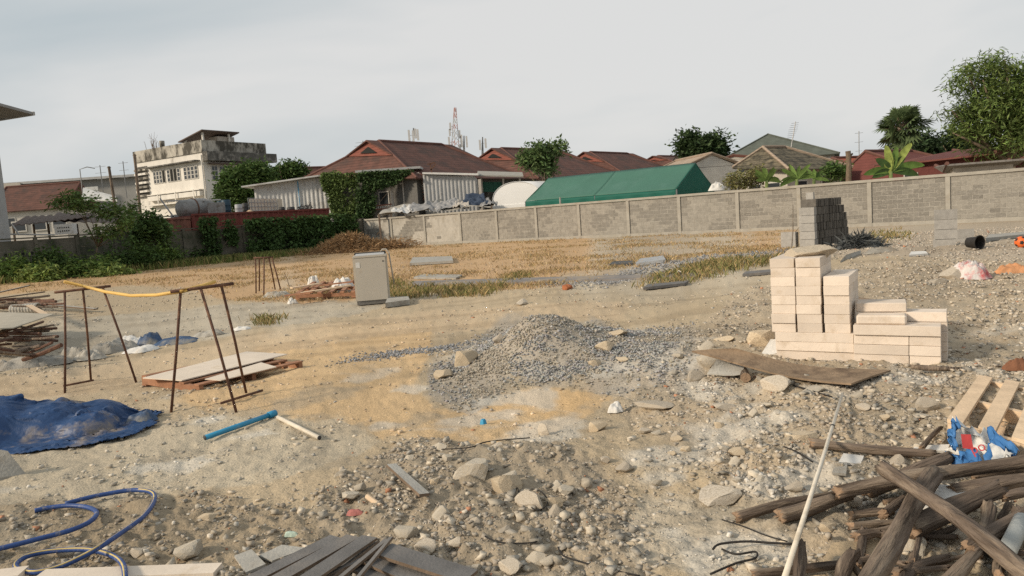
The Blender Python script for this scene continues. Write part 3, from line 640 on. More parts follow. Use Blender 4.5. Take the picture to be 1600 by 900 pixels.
p = G(1375, 394); crumple('plastic_sheet', p.x, p.y, .35, .15, .07, m_sack, 'grey plastic sheet lying before the dark netting', 'plastic sheet', 4)
sheet4('flat_slab', G(1313, 408, .02), G(1345, 396, .02), G(1345, 391, .06), G(1322, 398, .08), .03, m_greyboard, 'grey slab lying behind the cream block stack', 'slab', 0, 3, 2)

# black bucket on its side
p = G(1529, 390); r_ = 11 * p.y / F; bk = thing('bucket', 'black bucket lying on its side near the narrow stack', 'bucket', p)
ax = Vector((.35, -1, 0)).normalized(); c = p + Vector((0, 0, r_))
mb = MB(); mb.tube([c - ax * r_ * 1.6, c, c + ax * .02], [r_ * .72, r_ * .9, r_ * .98], 18, False)
mb.tube([c + ax * .02, c - ax * .01, c - ax * r_ * 1.5], [r_ * .93, r_ * .86, r_ * .66], 18, False); mb.tube([c - ax * r_ * 1.6, c - ax * r_ * 1.58], [r_ * .72, r_ * .7], 18, True); mb.build('shell', m_black, bk, True)
mb = MB(); mb.tube([c + ax * .02 + (Vector((-ax.y, ax.x, 0)) * math.cos(t) + Vector((0, 0, 1)) * math.sin(t)) * r_ for t in np.linspace(0, 6.283, 25)], .012, 6, False); mb.build('rim', m_black, bk, True)
# orange ball with dark pentagons
p = G(1596, 388); r_ = 9.5 * p.y / F; bl = thing('ball', 'orange ball with black patches at the right edge', 'ball', p); c = p + Vector((0, 0, r_))
m_orange = mat('orange_ball_skin', (.70, .14, .03), .5, .1, 6, .05, 40)
bm = bmesh.new(); bmesh.ops.create_uvsphere(bm, u_segments=24, v_segments=14, radius=r_); me = bpy.data.meshes.new('skin'); bm.to_mesh(me); bm.free(); me.materials.append(m_orange); me.polygons.foreach_set('use_smooth', [True] * len(me.polygons)); inst(me, 'skin', c, parent=bl)
ph = (1 + 5 ** .5) / 2
for v in [(s1 * a, s2 * b, 0) for s1 in (1, -1) for s2 in (1, -1) for a, b in ((1, ph),)] + [(0, s1 * 1, s2 * ph) for s1 in (1, -1) for s2 in (1, -1)] + [(s2 * ph, 0, s1) for s1 in (1, -1) for s2 in (1, -1)]:
    n_ = Vector(v).normalized(); q = n_.to_track_quat('Z', 'Y'); mb = MB()
    pent = [c + (q @ (Vector((math.cos(t), math.sin(t), 0)) * .34) + n_ * .95).normalized() * r_ * 1.012 for t in np.arange(5) * 2 * math.pi / 5]
    mb.add([c + n_ * r_ * 1.03] + pent, [(0, i + 1, (i + 1) % 5 + 1) for i in range(5)]); mb.build('patch', m_black, bl, True)
# red and white bag, orange rag
m_redbag = mat('red_white_bag', (.62, .58, .55), .7, .15, 10, .4, 40, spot=(.50, .10, .10), spot_amt=.5, spot_scale=5)
p = G(1530, 436); crumple('crumpled_bag', p.x, p.y + .15, .27, .2, .20, m_redbag, 'crumpled red and white plastic bag on the right rubble', 'bag', 12)
p = G(1580, 428); crumple('orange_rag', p.x + .1, p.y + .1, .26, .14, .09, mat('orange_cloth', (.55, .27, .13), .9, .25, 6, .4, 40), 'faded orange cloth lump at the right edge', 'cloth', 13)
p = G(1590, 576); crumple('brown_rag', p.x, p.y, .12, .06, .06, mat('brown_cloth', (.22, .10, .055), .9, .3, 8, .4, 40), 'rusty brown rag behind the pallet at the right edge', 'cloth', 14)

# ================================================================== WASHING MACHINE
m_wm = mat('washer_grey', (.47, .425, .355), .45, .05, 3, .02, 40, spot=(.36, .30, .22), spot_amt=.12, spec=.4)
m_wmlid = mat('washer_lid', (.40, .39, .37), .4, .06, 3, .02, 40, spec=.4); m_dark = mat('dark_plastic', (.05, .05, .05), .6, .2, 8, .1, 50)
p = G(580, 476); sc_ = p.y / F; WW = 53 * sc_; HH = 79 * sc_; wm = thing('washing_machine', 'grey top loading washing machine standing alone in the lot', 'washing machine', p)
rz = R(9)
def wmb(): return MB()
bm = bmesh.new(); bmesh.ops.create_cube(bm, size=1)
for v in bm.verts: v.co = Vector((v.co.x * WW, v.co.y * WW * .95, (v.co.z + .5) * HH * .84 + HH * .09))
bmesh.ops.bevel(bm, geom=[e for e in bm.edges if abs(e.verts[0].co.z - e.verts[1].co.z) > .1], offset=.035, segments=4, affect='EDGES')
me = bpy.data.meshes.new('body'); bm.to_mesh(me); bm.free(); me.materials.append(m_wm); inst(me, 'body', p + Vector((0, WW * .45, 0)), (0, 0, rz), parent=wm)
def wbox(name, x, y, z, sx, sy, sz, mtl, bev=.01, rx=0):
    bm = bmesh.new(); bmesh.ops.create_cube(bm, size=1)
    for v in bm.verts: v.co = Vector((v.co.x * sx, v.co.y * sy, v.co.z * sz))
    if bev: bmesh.ops.bevel(bm, geom=bm.edges[:], offset=bev, segments=2, affect='EDGES')
    me = bpy.data.meshes.new(name); bm.to_mesh(me); bm.free(); me.materials.append(mtl)
    q = Matrix.Rotation(rz, 3, 'Z') @ Vector((x, y, 0)); return inst(me, name, p + Vector((q.x, q.y + WW * .45, z)), (rx, 0, rz), parent=wm)
wbox('skirt', 0, 0, HH * .05, WW * .94, WW * .9, HH * .09, mat('washer_skirt', (.17, .16, .145), .7), .005)
wbox('top_frame', 0, 0, HH * .955, WW * 1.0, WW * .96, HH * .05, m_wm, .015)
wbox('lid', 0, -WW * .06, HH * .985, WW * .86, WW * .7, .022, m_wmlid, .006, R(3))
wbox('control_panel', 0, WW * .40, HH * 1.0, WW * .96, WW * .18, .05, m_dark, .012)
wbox('sticker', -WW * .36, -WW * .478, HH * .80, .075, .004, .10, m_white, 0)
wbox('badge', WW * .38, -WW * .478, HH * .85, .03, .004, .02, m_dark, 0)
mb = MB(); q = p + Vector((WW * .47, WW * .8, HH)); mb.tube([q + Vector((-.12, 0, .02)), q + Vector((-.09, 0, .06)), q + Vector((-.02, 0, .06)), q + Vector((.03, 0, .0)), q + Vector((.06, -.02, -.3)), q + Vector((.09, -.05, -.62))], .014, 8); mb.build('drain_hose', mat('washer_hose', (.40, .36, .30), .6), wm, True)

# ================================================================== TRESTLES AND YELLOW HOSE
def trestle(name, label, bar, legs, rails, r=.0118):
    root = thing(name, label, 'trestle', G(*legs[0][1]))
    feet = [G(*l[1], .0) for l in legs]; Yb = sum(f.y for f in feet) / len(feet)
    ba = PY(bar[0][0], bar[0][1], Yb + bar[2][0]); bb = PY(bar[1][0], bar[1][1], Yb + bar[2][1])
    mb = MB(); mb.tube([ba, (ba + bb) / 2, bb], r * 1.15, 8); mb.build('top_bar', m_rust, root, True)
    for (t, _), f in zip(legs, feet):
        mb = MB(); q = ba + (bb - ba) * t; mb.tube([q, q * .5 + f * .5 + Vector((.004, .004, 0)), f - Vector((0, 0, .02))], r, 8); mb.build('leg', m_rust, root, True)
    for (a, b, dz) in rails:
        mb = MB(); mb.tube([G(*a, dz), G(*b, dz)], r * .95, 8); mb.build('foot_rail', m_rust, root, True)
    return ba, bb
b1a, b1b = trestle('steel_trestle', 'rusty steel trestle on the left end of the yellow hose', ((85, 457), (173, 447), (-.1, .1)), ((.18, (101, 613)), (.50, (142, 594)), (.85, (213, 596))), (((99, 603), (146, 594), .03),))
b2a, b2b = trestle('steel_trestle', 'rusty steel trestle beside the pallet holding the right hose end', ((266, 456), (365, 443), (-.1, .1)), ((.16, (267, 642)), (.47, (369, 641)), (.80, (385, 614))), (((345, 630), (410, 610), .02),))
mb = MB(); YM = [(100, 440, b1a.y * .5 + b1b.y * .5 - .02), (130, 447, b1b.y), (165, 456, 7.2), (205, 462, 7.0), (245, 461, 6.7), (285, 455, b2a.y), (318, 446, b2b.y), (336, 440, b2b.y + .1)]
pts = [PY(*q) for q in YM]
for q in (pts[0], pts[1]): q.z = max(q.z, b1a.z + .03)
mb.tube(pts, .016, 8); tag(mb.build('yellow_hose', m_yellow, smooth=True), 'yellow hose sagging between the two rusty trestles', 'hose')
trestle('steel_trestle', 'small rusty trestle far off before the left wall', ((396, 403), (426, 402), (0, 0)), ((.1, (400, 458)), (.3, (405, 455)), (.55, (412, 460)), (.8, (430, 452)), (.95, (439, 454))), (), .018)

# ================================================================== PALLETS AND BOARDS
def pallet(name, label, A, B, D, zt, mtl, nd, nbm=3, deck_t=.018, beam_h=.09, dw=.09, bottom=True, drop=None):
    """A corner, B along the boards' cross direction, D along the boards; tops at zt"""
    A, B, D = (Vector((q.x, q.y, 0)) for q in (A, B, D)); e1 = B - A; e2 = D - A
    root = thing(name, label, 'pallet', (A.x, A.y, zt - beam_h - 2 * deck_t)); u1 = e1.normalized(); u2 = e2.normalized(); z = Vector((0, 0, 1))
    for k in range(nd):
        o = A + e1 * (k / (nd - 1)) * (1 - dw / e1.length) + z * (zt - deck_t + random.uniform(-.002, .003)) + u2 * random.uniform(-.01, .01)
        mb = MB(); mb.box(o, u1 * dw, e2, z * deck_t); mb.build('deck_board', mtl, root)
    for k in range(nbm):
        o = A + u2 * (.005 + (e2.length - .05) * k / (nbm - 1)) + z * (zt - deck_t - beam_h - .001)
        mb = MB(); mb.box(o, e1, u2 * .04, z * beam_h); mb.build('stringer', mtl, root)
    if bottom:
        for k in range(3):
            o = A + e1 * (k / 2) * (1 - dw / e1.length) + z * (zt - 2 * deck_t - beam_h - .002); mb = MB(); mb.box(o, u1 * dw, e2, z * deck_t); mb.build('base_board', mtl, root)
    return root
A = G(222, 604); B = G(311, 611); D = G(380, 566); zt = A.z + .115
pl_ = pallet('wood_pallet', 'red brown wooden pallet under the cream boards', A, A + (B - A) * 1.0, D, zt, m_palletwood, 5, 3, .015, .072)
E1 = (B - A); E1.z = 0; E2 = (D - A); E2.z = 0
A2 = A + E1 * 1.0 + E2 * .0; 0 and pallet('wood_pallet', 'second red brown pallet at the right of the cream boards', A + E1 * 1.02 + E2 * .22, A + E1 * 1.55 + E2 * .22, A + E1 * 1.02 + E2 * 1.05, zt, m_palletwood, 4, 3, .014, .055)
def board(name, A, B, C, D, th, mtl, label, cat='board', **kw): return sheet4(name, A, B, C, D, th, mtl, label, cat, 0, 2, 2, **kw)
z0 = zt - hz1(A.x, A.y)
def PZ(px, py, z): d = ray(px, py); t = (z - CAM_Z) / d.z; return Vector((d.x * t, d.y * t, z))
board('cream_panel', PZ(223, 590, zt + .022), PZ(284, 594, zt + .022), PZ(449, 553, zt + .022), PZ(385, 549, zt + .022), .010, m_creamboard, 'long cream board lying uppermost on the left pallet', 'board')
board('cream_panel', PZ(320, 592, zt + .010), PZ(345, 594, zt + .010), PZ(432, 573, zt + .010), PZ(408, 566, zt + .010), .008, m_creamboard, 'smaller cream board half under the longer one on the left pallet', 'board')
# pallet at the right edge
zt = G(1508, 668).z + .10
A = PZ(1480, 654, zt); B = PZ(1610, 690, zt); D = PZ(1530, 585, zt)
pallet('pine_pallet', 'pale pine pallet lying behind the torn bag at the right', A, B, D, zt, m_palepine, 3, 3, .02, .075, .092)
# far pallet with scrap
A = G(462, 470); B = G(556, 466); D = G(490, 452)
pallet('broken_pallet', 'broken reddish pallet left of the washing machine', A, B, D, A.z + .16, m_palletwood, 6, 3, .03, .07, .1)
g = random.Random(9)
for k, (a, b, mm, lb) in enumerate([((455, 450), (500, 443), m_palepine, 'pale plank lying highest on the scrap pallet'), ((470, 458), (548, 446), m_palepine, 'long pale plank across the scrap pallet'), ((500, 446), (552, 440), m_palletwood, 'reddish plank beside the washing machine'), ((446, 462), (490, 456), m_palletwood, 'short brown plank at the left of the scrap pallet')]):
    mb = MB(); mb.beam(G(*a, .20), G(*b, .24), .14, .03); tag(mb.build('plank', mm), lb, 'plank')
for px, py, w_, lb, mm in ((536, 456, .35, 'white crumpled sheet on the pallet by the washing machine', m_white), (490, 446, .2, 'small white plastic lump on the far scrap pallet', m_white), (432, 464, .35, 'grey rag heap left of the scrap pallet', m_sack), (457, 474, .12, 'clear plastic bottle lump before the scrap pallet', m_white)):
    p = G(px, py); crumple('crumpled_sheet', p.x, p.y, w_, w_ * .6, .26 if py < 460 else .12, mm, lb, 'plastic', int(px))
# flat slabs in the far dry grass
for (pp, lb, mm, th) in (([(640, 411), (708, 407), (706, 400), (645, 402)], 'pale flat slab in the far dry grass behind the washing machine', m_greyboard, .10), ([(646, 433), (712, 434), (722, 429), (660, 428)], 'pale broken slab lying behind the green grass', m_greyboard, .05),
                   ([(602, 473), (640, 468), (638, 463), (606, 464)], 'broken concrete slab at the foot of the washing machine', m_greyboard, .10), ([(993, 411), (1040, 405), (1036, 399), (1000, 404)], 'grey corrugated roof offcut lying beyond the gravel strip', m_galv, .08),
                   ([(952, 413), (990, 411), (988, 407), (958, 408)], 'dark sheet offcut left of the grey roof offcut', m_dark, .05), ([(1005, 449), (1070, 442), (1076, 438), (1012, 444)], 'dark long board in the green grass', m_greyplank, .05), ([(1160, 428), (1212, 424), (1212, 420), (1165, 424)], 'dark strip lying left of the cream stack', m_greyplank, .05),
                   ([(1420, 398), (1450, 396), (1446, 392), (1424, 393)], 'pale board scrap on the right rubble', m_white, .04), ([(1330, 470), (1390, 478), (1384, 470), (1340, 464)], 'brown board scrap behind the low cream stack', m_ply, .03),
                   ([(1540, 372), (1600, 366), (1600, 362), (1546, 366)], 'pale concrete strip near the wall at the right', m_greyboard, .08)):
    sheet4('flat_slab', *[G(a, b, th) for a, b in pp], th * .9, mm, lb, 'slab', 0, 3, 2)
sheet4('dark_strip', G(640, 446, .03), G(1092, 431, .03), G(1090, 426, .03), G(645, 439, .03), .05, mat('bitumen', (.20, .185, .175), .9, .2, 3, .3, 30, spot=(.33, .27, .2), spot_amt=.3, spot_scale=1.2), 'long dark bitumen strip lying across the middle of the lot', 'strip', 0, 30, 2)
o = rock(887, 452, 22, 14, m_rocktan, 'orange brick chunk in front of the dark strip', 'brick', 'brick_chunk'); o.data = rock_mesh(5, mat('fired_brick', (.40, .14, .06), .9, .3, 12, .5, 40), 3, 12)
sheet4('white_scrap', G(1056, 429), G(1066, 429), G(1064, 424, .14), G(1060, 422, .16), .01, m_white, 'small white upright scrap in the grass beyond the strip', 'scrap', 0, 2, 2)

# ================================================================== BLUE TARP, SLAB, PIPES, HOSES (left foreground)
def cloth_drape(cx, cy, wx, wy, rz, n, lumps, frames=38, seed=1, squeeze=.72):
    """a tarpaulin dropped over hidden lumps on the ground and left crumpled: returns its settled vertices and faces"""
    tmp = []
    m1 = 41; U = np.linspace(-1.5, 1.5, m1); xx, yy = np.meshgrid(cx + U * wx, cy + U * wy); zz = h_mid(xx, yy)
    gv = np.stack([xx, yy, zz], -1).reshape(-1, 3); gf_ = np.array([(j * m1 + i, j * m1 + i + 1, (j + 1) * m1 + i + 1, (j + 1) * m1 + i) for j in range(m1 - 1) for i in range(m1 - 1)])
    gm = bpy.data.meshes.new('tmp'); gm.from_pydata(gv.tolist(), [], gf_.tolist()); tmp.append(bpy.data.objects.new('tmp_ground', gm))
    for (lx, ly, lr, lh) in lumps:
        bm = bmesh.new(); bmesh.ops.create_icosphere(bm, subdivisions=3, radius=1); lm = bpy.data.meshes.new('tmp'); bm.to_mesh(lm); bm.free(); o = bpy.data.objects.new('tmp_lump', lm); o.location = (cx + lx, cy + ly, hz1(cx + lx, cy + ly)); o.scale = (lr, lr, lh); tmp.append(o)
    for o in tmp:
        COL.objects.link(o); c = o.modifiers.new('c', 'COLLISION'); o.collision.thickness_outer = .008; o.collision.cloth_friction = 25
    V = np.linspace(-1, 1, n + 1); uu, vv = np.meshgrid(V, V); fl = fbm(uu * 2 + seed, vv * 2, 3, seed); f2 = fbm(uu * 5 + seed, vv * 5, 2, seed + 3)
    X = uu * wx * squeeze + (f2 - .5) * .05; Y = vv * wy * squeeze + (fl - .5) * .05; ca, sa = math.cos(rz), math.sin(rz)
    z0 = max([l[3] for l in lumps]) + .06
    P = np.stack([cx + X * ca - Y * sa, cy + X * sa + Y * ca, np.full(X.shape, hz1(cx, cy) + z0) + (fl - .5) * .30 + (f2 - .5) * .10], -1).reshape(-1, 3)
    fs = [(j * (n + 1) + i, j * (n + 1) + i + 1, (j + 1) * (n + 1) + i + 1, (j + 1) * (n + 1) + i) for j in range(n) for i in range(n)]
    me = bpy.data.meshes.new('tmp_cloth'); me.from_pydata(P.tolist(), [], fs); o = bpy.data.objects.new('tmp_cloth', me); COL.objects.link(o)
    md = o.modifiers.new('cloth', 'CLOTH'); st = md.settings; st.quality = 5; st.mass = .25; st.tension_stiffness = 20; st.compression_stiffness = 20; st.shear_stiffness = 8; st.bending_stiffness = .25; st.air_damping = 3
    st.shrink_min = -.22; md.collision_settings.collision_quality = 2; md.collision_settings.distance_min = .006; md.collision_settings.use_self_collision = False; md.point_cache.frame_end = frames + 2
    for f in range(1, frames + 1): SC.frame_set(f)
    dg = bpy.context.evaluated_depsgraph_get(); ev = o.evaluated_get(dg); em = ev.to_mesh(); out = np.empty(len(em.vertices) * 3, np.float32); em.vertices.foreach_get('co', out); ev.to_mesh_clear()
    SC.frame_set(1)
    for t in tmp + [o]: bpy.data.objects.remove(t)
    return out.reshape(-1, 3), fs
p = G(60, 700)
Vc, fs = cloth_drape(p.x - .22, p.y + .34, 1.20, .74, R(8), 110, [(-.45, .10, .42, .29), (.02, .18, .32, .21), (.38, .04, .20, .13), (.32, .30, .20, .17)], 44, 5, .66)
nn_ = 111; uu, vv = np.meshgrid(np.linspace(-1, 1, nn_), np.linspace(-1, 1, nn_)); rim = (np.abs(uu) ** 3 + np.abs(vv) ** 3) ** (1 / 3) < .98 - .10 * fbm(uu * 3, vv * 3, 2, 3); ri = rim.ravel()
fs = np.array([f for f in fs if all(ri[k] for k in f)])
us = np.unique(fs); mp_ = np.full(nn_ * nn_, -1); mp_[us] = np.arange(len(us)); c_ = Vector((p.x - .22, p.y + .34, hz1(p.x, p.y)))
tp = tag(link('blue_tarp', npmesh('blue_tarp', Vc[us] - np.array(c_), mp_[fs], m_tarp, smooth=True), c_), 'crumpled dusty blue tarpaulin heaped at the left edge', 'tarpaulin')
md = tp.modifiers.new('weave', 'SOLIDIFY'); md.thickness = .003
p = G(212, 664); crumple('tarp_scrap', p.x, p.y + .10, .13, .10, .08, m_tarpscrap, 'grey blue tarp corner lifted right of the blue heap', 'tarpaulin', 33, 24, .5)
sheet4('cement_sheet', G(-60, 760, .0), G(42, 742, .0), G(12, 704, .16), G(-60, 700, .20), .018, m_greyboard, 'broken grey cement sheet leaning on the tarp at the left edge', 'cement sheet', .01, 8, 6)
def pipe(name, pts, r, mtl, label, cat, dz=None, n=10, **kw):
    mb = MB(); mb.tube([G(a, b, r if dz is None else dz) for a, b in pts], r, n, False)
    o = mb.build(name, mtl, smooth=True); md = o.modifiers.new('wall', 'SOLIDIFY'); md.thickness = r * .25; return tag(o, label, cat, **kw)
bp = thing('blue_pipe', 'straight blue plastic pipe with a socket lying on the dirt', 'pipe', G(375, 668))
q1, q2 = G(320, 684, .02), G(428, 646, .03)
mb = MB(); mb.tube([q1, q2], .019, 12, True, 0, 1); mb.build('tube', [m_bluepipe, m_dark], bp, True)
mb = MB(); d = (q2 - q1).normalized(); mb.tube([q2 - d * .05, q2 + d * .015], .026, 12); mb.build('socket', m_bluepipe, bp, True)
mb = MB(); mb.tube([G(434, 652, .022), G(499, 684, .018)], .015, 12, True, 0, 1); tag(mb.build('white_pipe', [m_whitepipe, m_dark], smooth=True), 'short white pipe lying next to the blue pipe', 'pipe')
def smooth_path(pp, n=6):
    P = [Vector((a, b, c)) for a, b, c in pp]; out = []
    for i in range(len(P) - 1):
        p0, p1, p2, p3 = P[max(i - 1, 0)], P[i], P[i + 1], P[min(i + 2, len(P) - 1)]
        for k in range(n):
            t = k / n; out.append(.5 * ((2 * p1) + (p2 - p0) * t + (2 * p0 - 5 * p1 + 4 * p2 - p3) * t * t + (3 * p1 - p0 - 3 * p2 + p3) * t ** 3))
    return out + [P[-1]]
def hose(pp, label, stripe=True):
    pts = smooth_path([tuple(G(a, b, .02 + c)) for a, b, c in pp]); root = thing('water_hose', label, 'hose', pts[0])
    mb = MB(); mb.tube(pts, .012, 10); mb.build('tube', m_hose, root, True)
    if stripe:
        off = [q + Vector((.0, -.0064, .0083)) for q in pts]; mb = MB(); mb.tube(off[14:], .0042, 6); mb.build('stripe', m_stripe, root, True)
hose([(-30, 862, 0), (0, 857, 0), (60, 842, 0), (112, 828, 0), (142, 814, 0), (151, 801, 0), (138, 793, 0), (110, 790, 0), (78, 793, 0), (54, 798, 0)], 'blue hose end curling back at the left edge', False)
hose([(102, 787, .0), (150, 775, 0), (205, 766, 0), (236, 769, 0), (241, 782, 0), (225, 806, .02), (190, 832, .03), (160, 852, .04), (130, 869, .02), (92, 886, 0), (55, 894, 0), (28, 889, 0), (27, 879, 0), (48, 867, 0), (90, 860, 0), (140, 859, .0), (175, 868, 0), (192, 882, .03), (196, 905, .04)], 'blue hose with a yellow stripe looped at the lower left')
mb = MB(); a, b = G(62, 906, .01), G(341, 896, .01); mb.beam(a, b, .09, .05); tag(mb.build('white_beam', m_creamboard), 'long cream timber beam along the bottom left edge', 'beam')
mb = MB(); a, b = G(-60, 912, .01), G(38, 900, .01); mb.beam(a, b, .09, .05); tag(mb.build('white_beam', m_creamboard), 'cream timber beam end in the bottom left corner', 'beam')

# ================================================================== DARK PLANK STACK (bottom centre) AND GREY BOARDS
def plank(a, b, wd, th, label, dz=(.03, .03), tilt=0, mtl=None, name='composite_plank', cat='plank'):
    p, q = G(*a, dz[0]), G(*b, dz[1]); d = (q - p).normalized(); s_ = d.cross(Vector((0, 0, 1))).normalized(); s_ = (s_ + Vector((0, 0, tilt))).normalized(); u = s_.cross(d).normalized()
    mb = MB(); o = p - s_ * wd / 2; mb.hexa([o, o + s_ * wd, q + s_ * wd / 2, q - s_ * wd / 2, o + u * th, o + s_ * wd + u * th, q + s_ * wd / 2 + u * th, q - s_ * wd / 2 + u * th])
    fm = [1, 0, 1, 1, 1, 1]; mb.m = fm
    return tag(mb.build(name, [mtl or m_greyplank, m_plankedge]), label, cat)
plank((360, 925), (525, 842), .075, .012, 'dark grey plank at the left of the plank stack', (.03, .04))
plank((395, 930), (552, 841), .075, .012, 'dark grey plank second from the left in the plank stack', (.05, .06))
plank((440, 935), (578, 842), .080, .012, 'dark grey plank on the right of the parallel pair', (.07, .08))
plank((485, 930), (585, 852), .07, .012, 'dark plank showing its brown edge under the parallel planks', (.03, .05), .5)
plank((520, 915), (605, 845), .028, .010, 'thin splintered strip in the middle of the plank stack', (.05, .09), .2)
plank((548, 920), (612, 842), .022, .010, 'long thin brown strip leaning over the plank stack', (.07, .10), .3)
plank((500, 905), (590, 866), .03, .010, 'short brown strip below the thin strips', (.05, .06), .1)
plank((600, 862), (735, 905), .105, .014, 'broad dark grey plank sloping away at the right of the stack', (.08, .05))
plank((575, 872), (700, 925), .10, .012, 'dark grey plank half under the broad sloping plank', (.05, .03))
plank((560, 885), (650, 930), .09, .012, 'lowest dark plank below the sloping planks', (.03, .02))
board('board_piece', G(366, 868, .02), G(384, 894, .02), G(415, 881, .03), G(393, 858, .03), .012, m_greyboard, 'square grey board piece left of the dark planks')
board('board_piece', G(405, 868, .02), G(425, 876, .02), G(480, 856, .03), G(440, 851, .03), .010, m_greyboard, 'pale grey board piece behind the dark planks')
plank((611, 729), (663, 776), .055, .016, 'loose grey plank lying in the foreground rubble', (.05, .05), .15, m_greyboard)
mb = MB(); mb.tube([G(574, 776, .02), G(595, 791, .02)], .014, 9); tag(mb.build('wood_peg', m_palepine), 'short pale wooden peg near the loose grey plank', 'peg')
p = G(555, 803); crumple('red_scrap', p.x, p.y, .04, .014, .012, mat('faded_red', (.42, .16, .14), .8), 'small faded red scrap in the foreground rubble', 'scrap', 7, 10)
p = G(455, 837); crumple('green_scrap', p.x, p.y, .035, .012, .010, mat('pale_green', (.45, .55, .46), .7), 'small pale green scrap near the grey boards', 'scrap', 8, 10)
p = G(963, 645); crumple('white_bag', p.x, p.y + .05, .055, .04, .05, m_white, 'small white plastic bag below the gravel spread', 'bag', 9, 16)
p = G(755, 662); crumple('blue_scrap', p.x, p.y, .022, .018, .02, mat('cyan_plastic', (.04, .28, .48), .5), 'tiny bright blue plastic scrap on the sand', 'scrap', 10, 8)
# wires and rods
for pp, r_, lb in (([(690, 702), (735, 699), (762, 690), (828, 684)], .006, 'bent black rod lying below the sandy pocket'), ([(758, 838), (775, 846), (800, 849), (836, 847), (840, 838)], .006, 'curved black wire below the round boulder'),
                   ([(872, 855), (880, 868), (905, 877), (945, 888), (1000, 900)], .006, 'thin black wire at the bottom right of centre'), ([(1114, 858), (1125, 850), (1165, 846), (1200, 848), (1238, 850)], .008, 'black cable looped left of the white pole'),
                   ([(1128, 858), (1150, 866), (1180, 862), (1180, 872), (1150, 880), (1110, 897)], .007, 'thin black cable trailing to the bottom edge'), ([(1128, 812), (1160, 822), (1195, 836), (1230, 846)], .005, 'thin dark twig left of the white pole'),
                   ([(1225, 698), (1245, 706), (1270, 722)], .007, 'dark twig beside the thin log'), ([(1258, 608), (1240, 602), (1300, 620)], .008, 'dark bent rod below the plywood'), ([(805, 770), (808, 762), (815, 776), (835, 796), (852, 792), (855, 780), (845, 768), (830, 764)], .005, 'dark wire loop round the grey brown boulder')):
    pts = smooth_path([tuple(G(a, b, .02)) for a, b in pp], 5); mb = MB(); mb.tube(pts, r_ * .62, 6); tag(mb.build('wire', m_black, smooth=True), lb, 'wire')
mb = MB(); mb.tube([G(1425, 573, .03), G(1448, 575, .03), G(1503, 577, .02)], [.016, .02, .014], 8); tag(mb.build('wood_stick', m_bark, smooth=True), 'reddish stick lying at the foot of the low cream stack', 'stick')
for (a, b, lb) in (((1236, 400), (1239, 320), 'tall bare dry stalk left of the tall block stack'), ((1222, 386), (1262, 338), 'leaning bare stalk against the tall block stack'), ((452, 448), (443, 424), 'dry stalk right of the far small trestle')):
    p = G(*a); q = PY(b[0], b[1], p.y); mb = MB(); mb.tube([p, p * .5 + q * .5 + Vector((.02, 0, 0)), q], [.012, .009, .005], 5); tag(mb.build('dry_stalk', m_bark), lb, 'stalk')

# ================================================================== LOG PILE (bottom right)
def log(a, b, ra, label, dza, dzb, seed, tip=None):
    p, q = G(*a, dza), G(*b, dzb); g = random.Random(seed); n = 22; seg = 30; Ln = (q - p).length; d = (q - p).normalized(); s_ = d.orthogonal().normalized(); u = d.cross(s_)
    r0 = ra * .72 * (p.y + q.y) / 2 / F; bend = g.uniform(-.03, .03) * Ln; bend2 = g.uniform(-.02, .02) * Ln; vs = []; tw = g.uniform(0, 6)
    A1 = np.linspace(0, 2 * np.pi, n, endpoint=False)
    for i in range(seg + 1):
        t = i / seg; c = p + (q - p) * t + s_ * bend * math.sin(t * math.pi) + u * bend2 * math.sin(t * 2 * math.pi)
        rr_ = r0 * (1.08 - .2 * t) * (1 + .07 * math.sin(t * 9 + tw))
        ns = vnoise(np.cos(A1) * 1.3 + seed * 3.1 + t * Ln * .8, np.sin(A1) * 1.3 + t * Ln * 1.6, seed) ; nf = 1 - np.abs(vnoise(A1 * 4.6 + seed + t * .8, t * Ln * 2.2 + np.zeros(n), seed + 3) * 2 - 1)
        for j in range(n):
            k = rr_ * (.76 + .24 * ns[j] + .26 * nf[j]); a_ = A1[j] + t * .5
            e = d * ((g.uniform(-.02, .02) if i in (0, seg) else 0)); vs.append(c + (s_ * math.cos(a_) + u * math.sin(a_)) * k + e)
    mb = MB(); mb.add(vs, [(i * n + j, i * n + (j + 1) % n, (i + 1) * n + (j + 1) % n, (i + 1) * n + j) for i in range(seg) for j in range(n)])
    k = len(vs); mb.v += [tuple(p - d * .006), tuple(q + d * .006)]
    for j in range(n):
        mb.f.append((k, (j + 1) % n, j)); mb.f.append((k + 1, seg * n + j, seg * n + (j + 1) % n)); mb.m += [1, 1]
    qd = d.to_track_quat('Z', 'Y'); c0_ = (p + q) / 2; qi = qd.inverted(); mb.v = [tuple(qi @ (Vector(v) - c0_)) for v in mb.v]
    o = mb.build('log', [m_bark, m_cut], smooth=True, origin=(0, 0, 0)); o.location = c0_; o.rotation_mode = 'QUATERNION'; o.rotation_quaternion = qd; return tag(o, label, 'log', 'dry logs in the pile')
